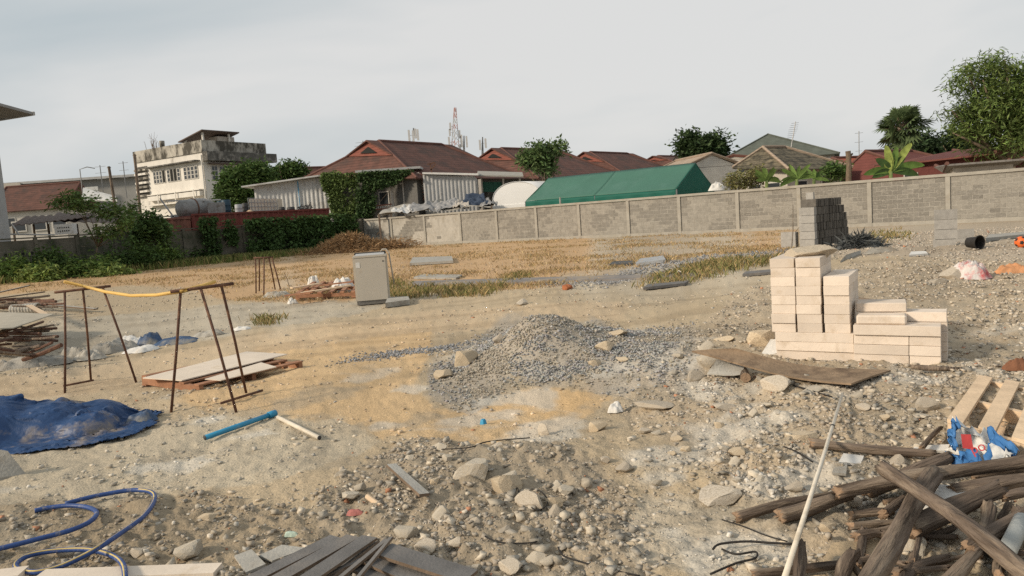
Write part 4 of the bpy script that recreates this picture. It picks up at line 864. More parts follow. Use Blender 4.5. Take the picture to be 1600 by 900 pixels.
LOGS = [((1268, 692), (1458, 708), 9, 'slender tan log behind the thick logs', .04, .05),
 ((1355, 765), (1482, 715), 17, 'thick log ending under the torn bag', .06, .09), ((1308, 770), (1625, 716), 16, 'long thick log running right under the torn bag', .10, .14),
 ((1152, 808), (1315, 772), 10, 'slim log reaching furthest left from the pile', .03, .05), ((1220, 806), (1330, 772), 15, 'stout log end beside the slim log', .05, .06),
 ((1380, 732), (1640, 930), 17, 'big pale log crossing diagonally on top of the pile', .24, .30), ((1458, 742), (1345, 925), 20, 'shaggy log leaning diagonally down to the left', .14, .18),
 ((1422, 826), (1562, 764), 21, 'stout log under the crossing log', .10, .14), ((1338, 838), (1400, 826), 10, 'small log end poking out left of the shaggy log', .06, .06),
 ((1330, 822), (1410, 815), 8, 'thin stick log above the small log end', .05, .05), ((1178, 897), (1400, 866), 10, 'thin log lying along the bottom', .04, .05),
 ((1250, 850), (1246, 925), 13, 'upright stub beside the white pole', .12, .08), ((1334, 866), (1305, 930), 15, 'second stub at the bottom right of the white pole', .10, .08),
 ((1465, 925), (1525, 862), 16, 'log in shadow below the crossing log', .06, .08), ((1512, 856), (1630, 785), 15, 'log sloping up to the right edge', .10, .12),
 ((1545, 790), (1528, 868), 13, 'short log standing steeply under the right logs', .12, .04), ((1490, 768), (1630, 744), 15, 'log behind the stout one at the right', .06, .08),
 ((1568, 776), (1640, 764), 10, 'thin log end at the right edge', .12, .12), ((1560, 845), (1600, 925), 14, 'log at the lower right corner', .06, .08),
 ((1400, 900), (1480, 872), 11, 'small log in the dark gap of the pile', .04, .04), ((1575, 835), (1560, 900), 12, 'log under the grey pipe', .03, .03), ((1440, 700), (1470, 668), 5, 'thin branch behind the torn bag', .05, .05),
 ((1430, 870), (1400, 930), 12, 'dark log under the shaggy one', .04, .05), ((1590, 800), (1640, 860), 14, 'log crossing at the right edge', .08, .08), ((1520, 740), (1640, 728), 11, 'pale log behind the long thick log', .05, .06)]
for k, a in enumerate(LOGS): log(*a, k + 3)
g = random.Random(44)
for k in range(20):
    x_ = g.uniform(1330, 1600); y_ = g.uniform(770, 900); l2 = g.uniform(30, 75); a2 = g.choice((-.5, -.25, .1, 1.9, .9)) + g.uniform(-.2, .2)
    lo = log((x_, y_), (x_ + l2 * math.cos(a2), y_ + l2 * math.sin(a2)), g.uniform(5, 9), 'thin branch wedged in the gaps of the log pile', g.uniform(.02, .07), g.uniform(.02, .07), 60 + k); lo['group'] = 'thin branches in the log pile'
for (x_, y_, w_) in ((1370, 850, 40), (1455, 850, 50), (1520, 880, 60), (1580, 830, 40), (1400, 890, 50), (1330, 790, 36), (1290, 830, 34), (1545, 740, 40)): rock(x_, y_, w_, w_ * .5, g.choice((m_rockgrey, m_rocktan, m_rock)), 'concrete chunk lying under the logs of the pile', group='chunks under the log pile')
mb = MB(); mb.tube([G(1598, 812, .14), G(1570, 868, .10)], .03, 12, True, 0, 1); tag(mb.build('grey_pipe', [mat('grey_pvc', (.36, .37, .35), .5), m_dark], smooth=True), 'short grey pipe among the logs at the right', 'pipe')
board('white_board', G(1440, 790, .06), G(1480, 800, .06), G(1520, 762, .07), G(1455, 755, .07), .03, m_white, 'white slab showing between the crossed logs')
board('white_board', G(1385, 800, .04), G(1415, 800, .04), G(1432, 778, .05), G(1410, 776, .05), .02, m_white, 'white scrap left of the crossed logs')
board('tan_board', G(1285, 878, .02), G(1370, 872, .02), G(1400, 838, .03), G(1300, 848, .03), .02, mat('tan_block', (.47, .36, .23), .9, .2, 6, .4, 40), 'tan slab under the logs beside the white pole')
board('white_board', G(1310, 722, .015), G(1345, 724, .015), G(1350, 712, .02), G(1318, 708, .02), .012, m_white, 'pale board scrap behind the long log')
board('grey_scrap', G(1300, 738, .015), G(1322, 740, .015), G(1324, 722, .02), G(1306, 722, .02), .012, m_greyboard, 'grey board scrap above the log end')
board('white_board', G(1425, 704, .015), G(1480, 704, .015), G(1484, 694, .02), G(1430, 696, .02), .012, m_white, 'pale scrap sheet left of the torn bag')
rock(1425, 868, 60, 40, m_rockgrey, 'grey concrete lump inside the log pile'); rock(1500, 845, 50, 40, m_rock, 'pale concrete lump in the gap of the log pile'); rock(1385, 800, 40, 24, m_rockgrey, 'grey lump behind the shaggy log')
# long white pole lying over the rubble, tip on the ground
a, b = G(1316, 616, .03), G(1222, 915, .16); mb = MB(); mb.tube([a, a * .5 + b * .5 + Vector((0, 0, -.012)), b], [.0085, .0095, .0100], 12, True, 0, 1); pol = thing('white_pole', 'long white plastic pole lying from the logs toward the plywood', 'pole', a)
mb.build('tube', [m_whitepipe, m_dark], pol, True); q = a + (b - a) * .27 + Vector((0, 0, -.006)); d = (b - a).normalized(); mb = MB(); mb.tube([q - d * .008, q + d * .008], .0112, 12); mb.build('joint_ring', m_dark, pol, True)
# torn cement bag
bag = thing('cement_bag', 'torn blue and white cement bag draped over the logs', 'bag', G(1535, 715))
def fold_sheet(cpts, nu, nv, amp, seed):
    P = [Vector(c) for c in cpts]; mb = MB()
    def fn(u, v):
        p = (P[0] * (1 - u) + P[1] * u) * (1 - v) + (P[3] * (1 - u) + P[2] * u) * v
        k = float(fbm(np.array([u * 3.2 + seed]), np.array([v * 3.2]), 3, seed)[0]); k2 = float(vnoise(np.array([u * 7 + seed]), np.array([v * 7]), seed)[0]); k3 = float(fbm(np.array([u * 2.5 + 9 + seed]), np.array([v * 2.5]), 2, seed + 5)[0])
        return p + Vector(((k3 - .5) * amp, (k - .5) * amp * 2.2 + (k2 - .5) * amp * .5, (k2 - .5) * amp * .8 + (k - .5) * amp))
    mb.shell(fn, nu, nv, (.002, .003, -.002)); return mb
fold_sheet([G(1482, 714, .06), G(1540, 734, .06), G(1548, 676, .16), G(1495, 655, .26)], 14, 14, .07, 1).build('white_flap', m_white, bag, True)
fold_sheet([G(1540, 722, .09), G(1592, 718, .10), G(1596, 700, .16), G(1548, 668, .20)], 14, 10, .06, 2).build('blue_panel', m_bagblue, bag, True)
fold_sheet([G(1484, 700, .13), G(1496, 704, .13), G(1502, 660, .26), G(1488, 664, .24)], 8, 10, .05, 3).build('blue_edge', m_bagblue, bag, True)
fold_sheet([G(1485, 728, .04), G(1520, 736, .06), G(1524, 708, .12), G(1484, 706, .12)], 12, 8, .07, 4).build('blue_fold', m_bagblue, bag, True)
fold_sheet([G(1548, 724, .11), G(1580, 722, .12), G(1578, 704, .15), G(1550, 694, .17)], 8, 6, .03, 5).build('white_panel', m_white, bag, True)
fc = bpy.data.curves.new('lettering', 'FONT'); fc.body = 'po'; fc.size = .062; fc.extrude = .001; lt = bpy.data.objects.new('lettering', fc); COL.objects.link(lt); fc.materials.append(m_red)
lme = bpy.data.meshes.new_from_object(lt); bpy.data.objects.remove(lt); lt = bpy.data.objects.new('lettering', lme); COL.objects.link(lt)
q = G(1508, 704, .17); lt.parent = bag; lt.location = q + Vector((0, -.055, .0)) - wloc(bag); lt.rotation_euler = (R(70), R(-20), R(-8))
mb = MB(); q = G(1492, 694, .19) + Vector((0, -.06, 0)); mb.quad(q, q + Vector((.05, .0, -.01)), q + Vector((.05, .02, .055)), q + Vector((.004, .02, .06))); mb.build('red_patch', m_red, bag)

# ================================================================== RUSTY SCRAP PILES (left)
g = random.Random(17)
def stick(a, b, r_, dza, dzb, mtl, label, group, name='rusty_rod'):
    p, q = G(*a, dza), G(*b, dzb); mb = MB(); m_ = p * .5 + q * .5 + Vector((g.uniform(-.015, .015), 0, g.uniform(-.012, .012))); mb.tube([p, m_, q], r_, 6); return tag(mb.build(name, mtl, smooth=False), label, 'rod', group)
for k in range(34):
    y0 = g.uniform(505, 552); x0 = g.uniform(-60, 40); dx = g.uniform(40, 70); stick((x0, y0 + g.uniform(-6, 12)), (min(x0 + dx, 96), y0 + g.uniform(-14, 8)), g.uniform(.014, .028), g.uniform(.02, .36), g.uniform(.02, .34), g.choice((m_rust, m_rust, m_bark)), 'rusty rod in the tangled heap under the grey sheet at left', 'rods of the near scrap heap')
for k in range(22):
    y0 = g.uniform(466, 484); x0 = g.uniform(-50, 30); dx = g.uniform(40, 80); stick((x0, y0), (x0 + dx, y0 + g.uniform(-8, 4)), g.uniform(.018, .034), g.uniform(.05, .4), g.uniform(.05, .3), g.choice((m_rust, m_bark, m_rust)), 'rusty rod in the farther scrap heap at left', 'rods of the far scrap heap')
sheet4('grey_sheet', G(-60, 525, .42), G(20, 512, .42), G(84, 490, .40), G(-60, 490, .44), .015, mat('grey_plywood', (.40, .36, .29), .9, .12, 4, .2, 40), 'grey plywood sheet lying on the near scrap heap', 'plywood', .02, 8, 4)
plank((-20, 462), (46, 447), .10, .03, 'pale plank sticking up from the far scrap heap', (.35, .5), 0, m_greyboard); plank((-10, 468), (70, 457), .07, .03, 'dark plank across the far scrap heap', (.35, .38), 0, m_greyplank)
plank((85, 478), (150, 484), .10, .03, 'pale board right of the far scrap heap', (.10, .06), 0, m_greyboard); plank((45, 478), (70, 492), .12, .02, 'light board end between the scrap heaps', (.3, .3), 0, m_palepine)
p = G(40, 486, .15); mb = MB()
for k in range(9): t = k / 8; 
pts = [p + Vector((-.30 + .6 * k / 18, 0, .04)) for k in range(19)]; mb.tube(pts, [.12 + (.012 if k % 2 else 0) for k in range(19)], 14, False); o = mb.build('corrugated_pipe', m_sack, smooth=False); md = o.modifiers.new('wall', 'SOLIDIFY'); md.thickness = .01; tag(o, 'short grey corrugated pipe on the scrap heap', 'pipe')
# strip of dumped sacks and plastic along the crest
for k, (px, py, w_, h_, mm, lb) in enumerate([(112, 560, .22, .16, m_sack, 'grey sack at the left end of the dumped strip'), (135, 562, .22, .15, m_sack, 'pale sack second from the left in the dumped strip'), (160, 552, .30, .14, m_sack, 'flat grey sack heap behind the left trestle leg'), (185, 546, .25, .14, m_sack, 'whitish sack lump in the dumped strip'), (205, 540, .22, .13, m_white, 'white plastic lump near the blue scrap'), (232, 540, .20, .18, m_tarpscrap, 'blue tarp scrap standing up in the dumped strip'), (270, 538, .32, .07, m_tarpscrap, 'flat blue tarp scrap trailing right in the dumped strip'), (320, 526, .22, .09, m_sack, 'pale plastic lump at the right end of the dumped strip'), (70, 570, .30, .12, m_sack, 'grey debris lump under the near scrap heap'), (20, 575, .40, .14, m_sack, 'white and grey debris at the left edge under the scrap heap'), (215, 550, .25, .06, m_white, 'thin white sheet beside the blue scrap'), (375, 516, .15, .04, m_white, 'small white scrap further along the crest')]):
    p = G(px, py); crumple('dumped_sack', p.x, p.y + .1, w_, w_ * .7, h_ * .75, mm, lb, 'sack', 40 + k, 18, 1.2)
# ================================================================== BOUNDARY WALLS
m_wmort = mat('wall_mortar', (.40, .375, .33), .95, .16, 3, .5, 22, spot=(.30, .27, .22), spot_amt=.25, spot_scale=1.2, spec=.1)
m_wblock = mat('wall_block', (.215, .201, .177), .95, .16, 4, .5, 40, spot=(.33, .308, .268), spot_amt=.30, spot_scale=3, rnd=.11, spec=.1)
m_wblock2 = mat('wall_block_smeared', (.262, .245, .214), .95, .14, 4, .5, 40, spot=(.33, .308, .268), spot_amt=.45, spot_scale=3, rnd=.10, spec=.1)
m_wpost = mat('wall_post', (.345, .323, .28), .95, .14, 3, .35, 22, spot=(.30, .265, .21), spot_amt=.22, spot_scale=2, spec=.1)
m_oldwall = mat('mossy_concrete', (.155, .14, .112), .95, .3, 2.2, .6, 20, spot=(.06, .065, .045), spot_amt=.5, spot_scale=1.1, spec=.1)
W0 = PZ(574, 386, -.17); W1 = PZ(1483, 349, -.17); WH = 2.12
wd = (W1 - W0); wl = wd.length / 12.0; WU = wd.normalized(); WN = Vector((-WU.y, WU.x, 0))      # WN points away from the camera
if WN.y < 0: WN = -WN
rw = thing('boundary_wall', 'pale grey block wall with posts running along the right side of the lot', 'wall', W0)
NB = 16
post_px = [574, 612, 664, 720, 777, 839, 906, 983, 1063, 1154, 1250, 1360, 1482]
def along(px):          # distance along the wall where the photo shows a post
    d = ray(px, 350); n2 = Vector((d.y, -d.x, 0)); s_ = -(W0.dot(n2)) / (WU.dot(n2)); return s_
ss = [along(px) for px in post_px]; ss[0] = 0
while len(ss) < 17: ss.append(ss[-1] + 3.4)
near_blocks = []; far = MB(); g = random.Random(3)
mblk = bpy.data.meshes.new('block'); mb = MB(); mb.box((-.5, -.5, -.5), (1, 0, 0), (0, 1, 0), (0, 0, 1)); mblk.from_pydata(mb.v, [], mb.f); mblk.materials.append(m_wblock)
mblk2 = mblk.copy(); mblk2.materials.clear(); mblk2.materials.append(m_wblock2)
wang = math.atan2(WU.y, WU.x)
for k in range(len(ss)):
    p = W0 + WU * ss[k]; mb = MB(); mb.box(p - WU * .09 - WN * .10, WU * .18, WN * .20, (0, 0, WH - .10)); mb.build('post', m_wpost, rw)
    if k == len(ss) - 1: break
    q = W0 + WU * ss[k + 1]; a = p + WU * .092; ln = ss[k + 1] - ss[k] - .184
    mb = MB(); mb.box(p + Vector((0, 0, WH - .098)) - WN * .115 - WU * (.09 if k == 0 else 0), WU * (ss[k + 1] - ss[k] - .002 + (.09 if k == 0 else 0)), WN * .23, (0, 0, .12)); mb.build('coping', m_wpost, rw)
    mb = MB(); mb.box(a - WN * .085 + Vector((0, 0, -.25)), WU * ln, WN * .17, (0, 0, .41)); mb.build('plinth', m_wpost, rw)
    mb = MB(); mb.box(a - WN * .030 + Vector((0, 0, .162)), WU * ln, WN * .07, (0, 0, WH - .27)); mb.build('infill', m_wmort, rw)
    rows = 9; rh = (WH - .27 - .03) / rows; nb = max(2, round(ln / .40)); bw = ln / nb
    for r_ in range(rows):
        off = (bw / 2 if r_ % 2 else 0); x_ = 0.0; cells = []
        while x_ < ln - 1e-6:
            x2 = min(ln, (math.floor((x_ + off) / bw + 1e-6) + 1) * bw - off); cells.append((x_, x2)); x_ = x2
        for (xa, xb) in cells:
            if xb - xa < .06: continue
            ctr = (xa + xb) / 2; sm = float(fbm(np.array([(ss[k] + ctr) / 1.5 + 3]), np.array([r_ / 3.2]), 3, 77)[0])
            if k < 3 and sm < .62: continue      # plastered smooth
            pr = .004 + .010 * g.random(); sme = sm + g.uniform(-.07, .07) < (.47 if k % 3 else .53); c = a + WU * ctr + Vector((0, 0, .165 + rh * (r_ + .5)))
            near_blocks.append((c, xb - xa - .022, rh - .02, pr, k, sme))
near_blocks.sort(key=lambda t: t[0].length if t[0].x / t[0].y < .74 else 999)
for i, (c, bw_, bh_, pr, k, sme) in enumerate(near_blocks):
    if i < 300: inst(mblk2 if sme else mblk, 'block', c - WN * (.030 + pr - .02), (0, 0, wang), (bw_, .04, bh_), rw)
    else: far.box(c - WU * bw_ / 2 - Vector((0, 0, bh_ / 2)) - WN * (.030 + pr), WU * bw_, WN * .04, (0, 0, bh_), 1 if sme else 0)
o = far.build('block_courses', [m_wblock, m_wblock2], rw); o['kind'] = 'stuff'
# old mossy wall on the left
OL = PZ(-6, 441, -.17); OC = W0 - WU * .2; od = (OC - OL); OU = od.normalized(); ON = Vector((-OU.y, OU.x, 0)); OLN = od.length; OH = 2.15
ow = thing('old_wall', 'dark mossy concrete wall along the left side of the lot', 'wall', OL)
nb = 12; bl_ = OLN / nb
for k in range(-5, nb + 1):
    p = OL + OU * (bl_ * k); mb = MB(); mb.box(p - OU * .08 - ON * .10, OU * .16, ON * .2, (0, 0, OH)); mb.build('post', m_oldwall, ow)
    if k == nb: break
    for j in range(4):
        mb = MB(); mb.box(p + OU * .082 - ON * (.03 + .006 * (j % 2)) + Vector((0, 0, -.1 + j * .545)), OU * (bl_ - .164), ON * .06, (0, 0, .54)); mb.build('panel', m_oldwall, ow)
    mb = MB(); mb.box(p + OU * .0 - ON * .12 + Vector((0, 0, OH + .002)), OU * (bl_ - .003), ON * .24, (0, 0, .07)); mb.build('coping', m_oldwall, ow)
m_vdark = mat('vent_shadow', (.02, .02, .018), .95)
for k in (-1, 0, 1):
    for i in range(3):
        for j in range(3):
            if k != 0 and j != 1: continue
            c = OL + OU * (bl_ * k + .45 + i * .62) + Vector((0, 0, .55 + j * .34)); vb = MB()
            for (dx, dz, sx, sz) in ((0, 0, .42, .05), (0, .20, .42, .05), (0, .05, .05, .15), (.37, .05, .05, .15), (.18, .05, .05, .15)): vb.box(c + OU * dx + Vector((0, 0, dz)) - ON * .065, OU * sx, ON * .04, (0, 0, sz))
            v_ = vb.build('vent_block', m_oldwall, ow); mb = MB(); mb.box(c - ON * .042 + OU * .02, OU * .38, ON * .01, (0, 0, .24)); mb.build('opening_shade', m_vdark, v_)  # near-black back plate stands for the shade inside each vent

# ================================================================== VEGETATION
m_leaf = mat('leaf', (1, 1, 1), .75, .15, 3, 0, attr=True, spec=.25, trans=.22)
m_trunk = mat('tree_bark', (.16, .12, .085), .95, .3, 8, .5, 40)
def leaf_mesh(name, C, size, cols, g, aspect=.42, droop=.0, up=.3):
    n = len(C); d = g.normal(0, 1, (n, 3)); d[:, 2] = d[:, 2] * .55 - droop; d /= np.linalg.norm(d, axis=1, keepdims=True)
    nrm = g.normal(0, 1, (n, 3)); nrm[:, 2] = np.abs(nrm[:, 2]) + up; s_ = np.cross(d, nrm); s_ /= np.linalg.norm(s_, axis=1, keepdims=True) + 1e-9; u = np.cross(s_, d)
    sz = (size * (.65 + .7 * g.random(n)))[:, None]
    P = np.stack([C, C + d * sz * .5 + s_ * sz * aspect * .5 + u * sz * .08, C + d * sz, C + d * sz * .5 - s_ * sz * aspect * .5 + u * sz * .08], 1).reshape(-1, 3)
    return npmesh(name, P, np.arange(n * 4).reshape(-1, 4), m_leaf, np.repeat(cols, 4, 0))
def clumps(g, ell, nc, per, spread, col, cvar=.35):
    """leaf centres in clumps inside a list of ellipsoids (cx,cy,cz,rx,ry,rz)"""
    C, K = [], []; vol = np.array([e[3] * e[4] * e[5] for e in ell]) ** .67; vol /= vol.sum()
    for e, f in zip(ell, vol):
        m = max(1, int(nc * f)); d = g.normal(0, 1, (m, 3)); d /= np.linalg.norm(d, axis=1, keepdims=True); rad = (.35 + .65 * g.random(m) ** .5)[:, None]
        cc = np.array(e[:3]) + d * rad * np.array(e[3:]); br = 1 + cvar * (g.random(m) - .5) * 2
        C.append(np.repeat(cc, per, 0) + g.normal(0, 1, (m * per, 3)) * spread); K.append(np.repeat(br, per))
    C = np.concatenate(C); K = np.concatenate(K); k = (K * (.75 + .5 * g.random(len(K))))[:, None]
    return C, np.array(col) * k * (1 + (g.random((len(K), 3)) - .5) * .16)
def tree(name, label, base, ell, nc, per, spread, size, col, seed, trunk_r=.12, cat='tree', aspect=.42, droop=0, limbs=6, group=None, cvar=.35):
    g = np.random.default_rng(seed); root = thing(name, label, cat, base, group); base = Vector(base)
    ctr = Vector(np.mean([e[:3] for e in ell], 0)); mb = MB(); fork = base + (ctr - base) * .45 + Vector((g.normal(0, .1), 0, 0))
    mb.tube([base - Vector((0, 0, .1)), base * .6 + fork * .4 + Vector((g.normal(0, .06), 0, 0)), fork], [trunk_r, trunk_r * .85, trunk_r * .7], 8)
    for k in range(limbs):
        e = ell[k % len(ell)]; t = Vector(e[:3]) + Vector(g.normal(0, .45, 3) * np.array(e[3:])); m_ = fork * .5 + t * .5 + Vector(g.normal(0, .12, 3)); mb.tube([fork, m_, t], [trunk_r * .55, trunk_r * .33, trunk_r * .12], 6)
    mb.build('trunk', m_trunk, root, True)
    C, K = clumps(g, ell, nc, per, spread, col, cvar); me = leaf_mesh('crown', C - np.array(base), size, K, g, aspect, droop); o = link('crown', me, (0, 0, 0), root); return root
def E_(px, py, Y, rxp, rzp, ry=None):    # ellipsoid seen at px,py with pixel radii, at distance Y
    p = PY(px, py, Y); return (p.x, p.y, p.z, rxp * Y / F, (ry if ry else rxp * Y / F * .8), rzp * Y / F)
def base_at(px, Y): p = PY(px, 380, Y); return Vector((p.x, Y, -.17))
DG = (.078, .13, .035); MG = (.135, .205, .05); LG = (.19, .245, .065)
tree('broad_tree', 'dense dark green tree before the right end of the white block', base_at(382, 72), [E_(383, 290, 72, 38, 30), E_(372, 305, 72, 34, 22), E_(398, 275, 72, 28, 20)], 330, 34, .36, .42, DG, 1, .22)
tree('broad_tree', 'small dark tree between the white block and the tiled house', base_at(447, 76), [E_(448, 270, 76, 24, 13), E_(462, 268, 76, 14, 10), E_(430, 276, 76, 12, 9)], 120, 30, .3, .40, DG, 2, .16)
tree('airy_tree', 'airy light green tree in front of the second tiled roof', base_at(848, 60), [E_(845, 243, 60, 28, 17), E_(872, 232, 60, 13, 8), E_(822, 250, 60, 12, 10), E_(848, 262, 60, 20, 12)], 130, 22, .26, .36, (.11, .165, .06), 3, .12)
tree('round_tree', 'round dark tree rising behind the green tent', base_at(1098, 100), [E_(1082, 228, 100, 24, 18), E_(1115, 230, 100, 22, 18), E_(1098, 236, 100, 34, 16)], 240, 30, .5, .6, (.045, .075, .026), 4, .3)
tree('feathery_tree', 'large feathery green tree at the right edge', base_at(1600, 44), [E_(1592, 150, 44, 70, 46), E_(1545, 175, 44, 52, 40), E_(1520, 128, 44, 32, 22), E_(1575, 212, 44, 62, 32), E_(1508, 200, 44, 28, 14), E_(1650, 160, 44, 80, 70), E_(1555, 105, 44, 40, 14), E_(1500, 172, 44, 26, 12)], 560, 44, .30, .36, (.15, .21, .06), 5, .3, aspect=.17, droop=.55, limbs=14, cvar=.6)
tree('dark_tree', 'dark tree mass behind the sugar palm', base_at(1440, 75), [E_(1418, 238, 75, 26, 24), E_(1445, 228, 75, 18, 16), E_(1462, 236, 75, 16, 12)], 160, 26, .4, .5, (.035, .06, .024), 6, .2)
tree('dark_tree', 'dark tree between the palm and the feathery tree', base_at(1498, 70), [E_(1498, 225, 70, 24, 22), E_(1520, 240, 70, 24, 16)], 150, 26, .36, .5, (.035, .06, .024), 7, .2)
# sugar palm
pb = base_at(1408, 62); pt = PY(1408, 200, 62); sp = thing('sugar_palm', 'tall sugar palm with round head of fan leaves', 'palm', pb); mb = MB(); mb.tube([pb, pb * .5 + pt * .5, pt], [.28, .22, .2], 10); mb.build('trunk', m_trunk, sp, True)
g = np.random.default_rng(8); fv, ff, fc_ = [], [], []
for k in range(64):
    d = g.normal(0, 1, 3); d[2] = d[2] * .9 + .25; d = Vector(d / np.linalg.norm(d)); stem = .75 + .75 * g.random(); hub = pt + d * stem; s_ = d.cross(Vector((0, 0, 1))).normalized(); u = s_.cross(d); tilt = g.normal(0, .5); nb_ = 13
    e1 = d; e2 = (s_ * math.cos(tilt) + u * math.sin(tilt)); shade = .7 + .7 * g.random(); Lf = .95 + .3 * g.random()
    for j in range(nb_):
        a_ = (j / (nb_ - 1) - .5) * 4.0; dr = (e1 * math.cos(a_) + e2 * math.sin(a_)); sd2 = (e2 * math.cos(a_) - e1 * math.sin(a_)); i0_ = len(fv); tip = hub + dr * Lf * (1 - .12 * abs(a_) / 2) + Vector((0, 0, -.16 - .1 * g.random()))
        fv += [hub, hub + dr * Lf * .55 + sd2 * .10, tip, hub + dr * Lf * .55 - sd2 * .10]; ff.append((i0_, i0_ + 1, i0_ + 2, i0_ + 3)); fc_ += [np.array((.10, .14, .06)) * shade] * 4
    mb = MB(); mb.tube([pt, hub], .03, 4); mb.build('leaf_stalk', m_trunk, sp)
link('fan_leaves', npmesh('fan_leaves', np.array([tuple(v) for v in fv]) - np.array(pb), np.array(ff), m_leaf, np.array(fc_)), (0, 0, 0), sp)
# bananas
def banana(label, base, leaves, seed, wid=.20):
    root = thing('banana_plant', label, 'banana plant', base); g = np.random.default_rng(seed); base = Vector(base); top = None
    for (tip, org, cl, wmul) in leaves:
        o_, t_ = Vector(org), Vector(tip); d = (t_ - o_); s_ = d.cross(Vector((.2, 1, .1))).normalized(); n = 12; vs, fs, cs = [], [], []
        for i in range(n + 1):
            t = i / n; c = o_ + d * t + Vector((0, 0, -.35 * d.length * (t - .0) ** 2 * (abs(d.normalized().x)) + .25 * d.length * t * abs(d.normalized().x))); w_ = wid * wmul * (math.sin(min(t * 1.05 + .04, 1) * math.pi) ** .55)
            for q in (-1, 0, 1): vs.append(c + s_ * q * w_ + Vector((0, -.10 * abs(q) * w_ * 3, .0 if q else -.02)) ); cs.append(np.array(cl) * (.75 + .5 * g.random()))
        for i in range(n):
            for q in (0, 1): a_ = i * 3 + q; fs.append((a_, a_ + 1, a_ + 4, a_ + 3))
        link('leaf', npmesh('leaf', np.array([tuple(v) for v in vs]) - np.array(base), np.array(fs), m_leaf, np.array(cs), True), (0, 0, 0), root)
    o_ = Vector(leaves[0][1]); mb = MB(); mb.tube([base, o_], [.13, .09], 8); mb.build('stem', mat('banana_stem', (.16, .20, .07), .8), root, True)
Yb = 39; gB = (.12, .20, .045); gY = (.30, .36, .09); gD = (.055, .10, .03)
o_ = PY(1392, 268, Yb); T_ = lambda x, y: PY(x, y, Yb)
banana('banana plant with broad upright leaves above the right wall', base_at(1392, Yb), [(T_(1383, 222), o_, gY, 1), (T_(1428, 216), o_, gY, 1), (T_(1402, 224), o_, gB, .9), (T_(1366, 244), o_, gD, 1), (T_(1450, 253), o_, gB, 1), (T_(1345, 270), o_, gB, 1), (T_(1440, 272), o_, gD, 1), (T_(1388, 278), T_(1386, 240), gY, 1), (T_(1360, 276), o_, gD, 1), (T_(1416, 240), o_, gD, 1)], 1)
def fronds(label, cx, cy, Y, n, ln, seed, col, spread=1.0):
    g = np.random.default_rng(seed); o_ = PY(cx, cy, Y); L_ = []
    for k in range(n):
        a_ = g.uniform(-2.0, 2.0); l_ = ln * g.uniform(.6, 1.1); L_.append((o_ + Vector((math.sin(a_) * l_ * spread, g.uniform(-.5, .5), math.cos(a_) * l_ * .8 + .1)), o_, np.array(col) * g.uniform(.6, 1.5), .55))
    banana(label, base_at(cx, Y), L_, seed)
fronds('leafy banana clump with drooping leaves behind the tent end', 1198, 282, 42, 13, 1.0, 2, (.12, .18, .045)); fronds('second banana clump with arching leaves before the dark tiled roof', 1245, 280, 42, 15, 1.2, 3, (.13, .20, .05))
fronds('small banana clump just left of the cut trunk', 1272, 280, 43, 7, .8, 4, (.10, .16, .04))
tree('dry_shrub', 'dry yellowish shrub behind the wall right of the tent', base_at(1160, 43), [E_(1160, 283, 43, 26, 12), E_(1185, 275, 43, 14, 12)], 80, 24, .16, .2, (.20, .19, .08), 14, .05, 'shrub')
tree('bush', 'dark bush at the foot of the red roofs', base_at(1305, 46), [E_(1305, 268, 46, 18, 10)], 50, 24, .2, .24, DG, 15, .05, 'bush')
# cut trunk above the wall
p = PY(1326, 278, 41); q = PY(1325, 236, 41); mb = MB(); mb.tube([base_at(1326, 41), p, p * .5 + q * .5 + Vector((.04, 0, 0)), q], [.16, .15, .13, .14], 9); ct_ = thing('cut_trunk', 'bare cut tree trunk standing above the wall', 'tree trunk', base_at(1326, 41)); mb.build('trunk', m_trunk, ct_)
mb = MB(); r0 = q - Vector((0, 0, .35)); mb.tube([r0, r0 + Vector((.25, 0, .2))], [.07, .05], 7); mb.build('limb_stub', m_trunk, ct_)
# left wall vegetation
bushes = [(20, 425, 37, 26, 16, MG, 'low bush at the left edge before the old wall'), (85, 420, 38, 30, 24, DG, 'dark bush under the slim tree trunk'), (140, 425, 38, 36, 20, MG, 'mid green bush right of the slim tree trunk'), (205, 408, 42, 38, 26, DG, 'dark leafy bush before the red metal containers'), (240, 400, 44, 34, 24, MG, 'taller leafy bush at the middle of the old wall'), (290, 405, 47, 24, 14, DG, 'low dark bush under the bare wall section'), (335, 400, 49, 22, 12, MG, 'low weedy bush left of the hanging creeper'), (62, 432, 36, 24, 10, LG, 'pale weedy bush at the wall foot'), (175, 435, 37, 30, 10, LG, 'pale green weeds before the old wall')]
for k, (px, py, Y, rx, rz_, cl, lb) in enumerate(bushes):
    rx *= 1.12; rz_ *= 1.3
    tree('bush', lb, base_at(px, Y), [E_(px, py, Y, rx, rz_), E_(px + rx * .5, py + 4, Y, rx * .6, rz_ * .7), E_(px - rx * .5, py + 5, Y, rx * .6, rz_ * .6)], 95, 30, .2, .22, cl, 60 + k, .05, 'bush', limbs=5)
tree('slim_tree', 'slim pale trunked tree with spreading leaves at the old wall', G(141, 397) if False else base_at(141, 38.5), [E_(118, 318, 38.5, 34, 9), E_(165, 328, 38.5, 26, 10), E_(190, 345, 38.5, 20, 9), E_(108, 305, 38.5, 16, 6), E_(165, 362, 38.5, 26, 8), E_(205, 330, 40, 16, 10)], 105, 24, .17, .26, (.115, .175, .05), 70, .05, limbs=12, aspect=.3, droop=.3)
tree('leafy_shrub', 'leafy shrub mass hanging over the old wall beside the tank', base_at(235, 44), [E_(235, 352, 44, 24, 18), E_(255, 358, 44, 10, 14), E_(212, 362, 44, 14, 14)], 80, 26, .22, .28, (.085, .14, .042), 71, .06, 'shrub')
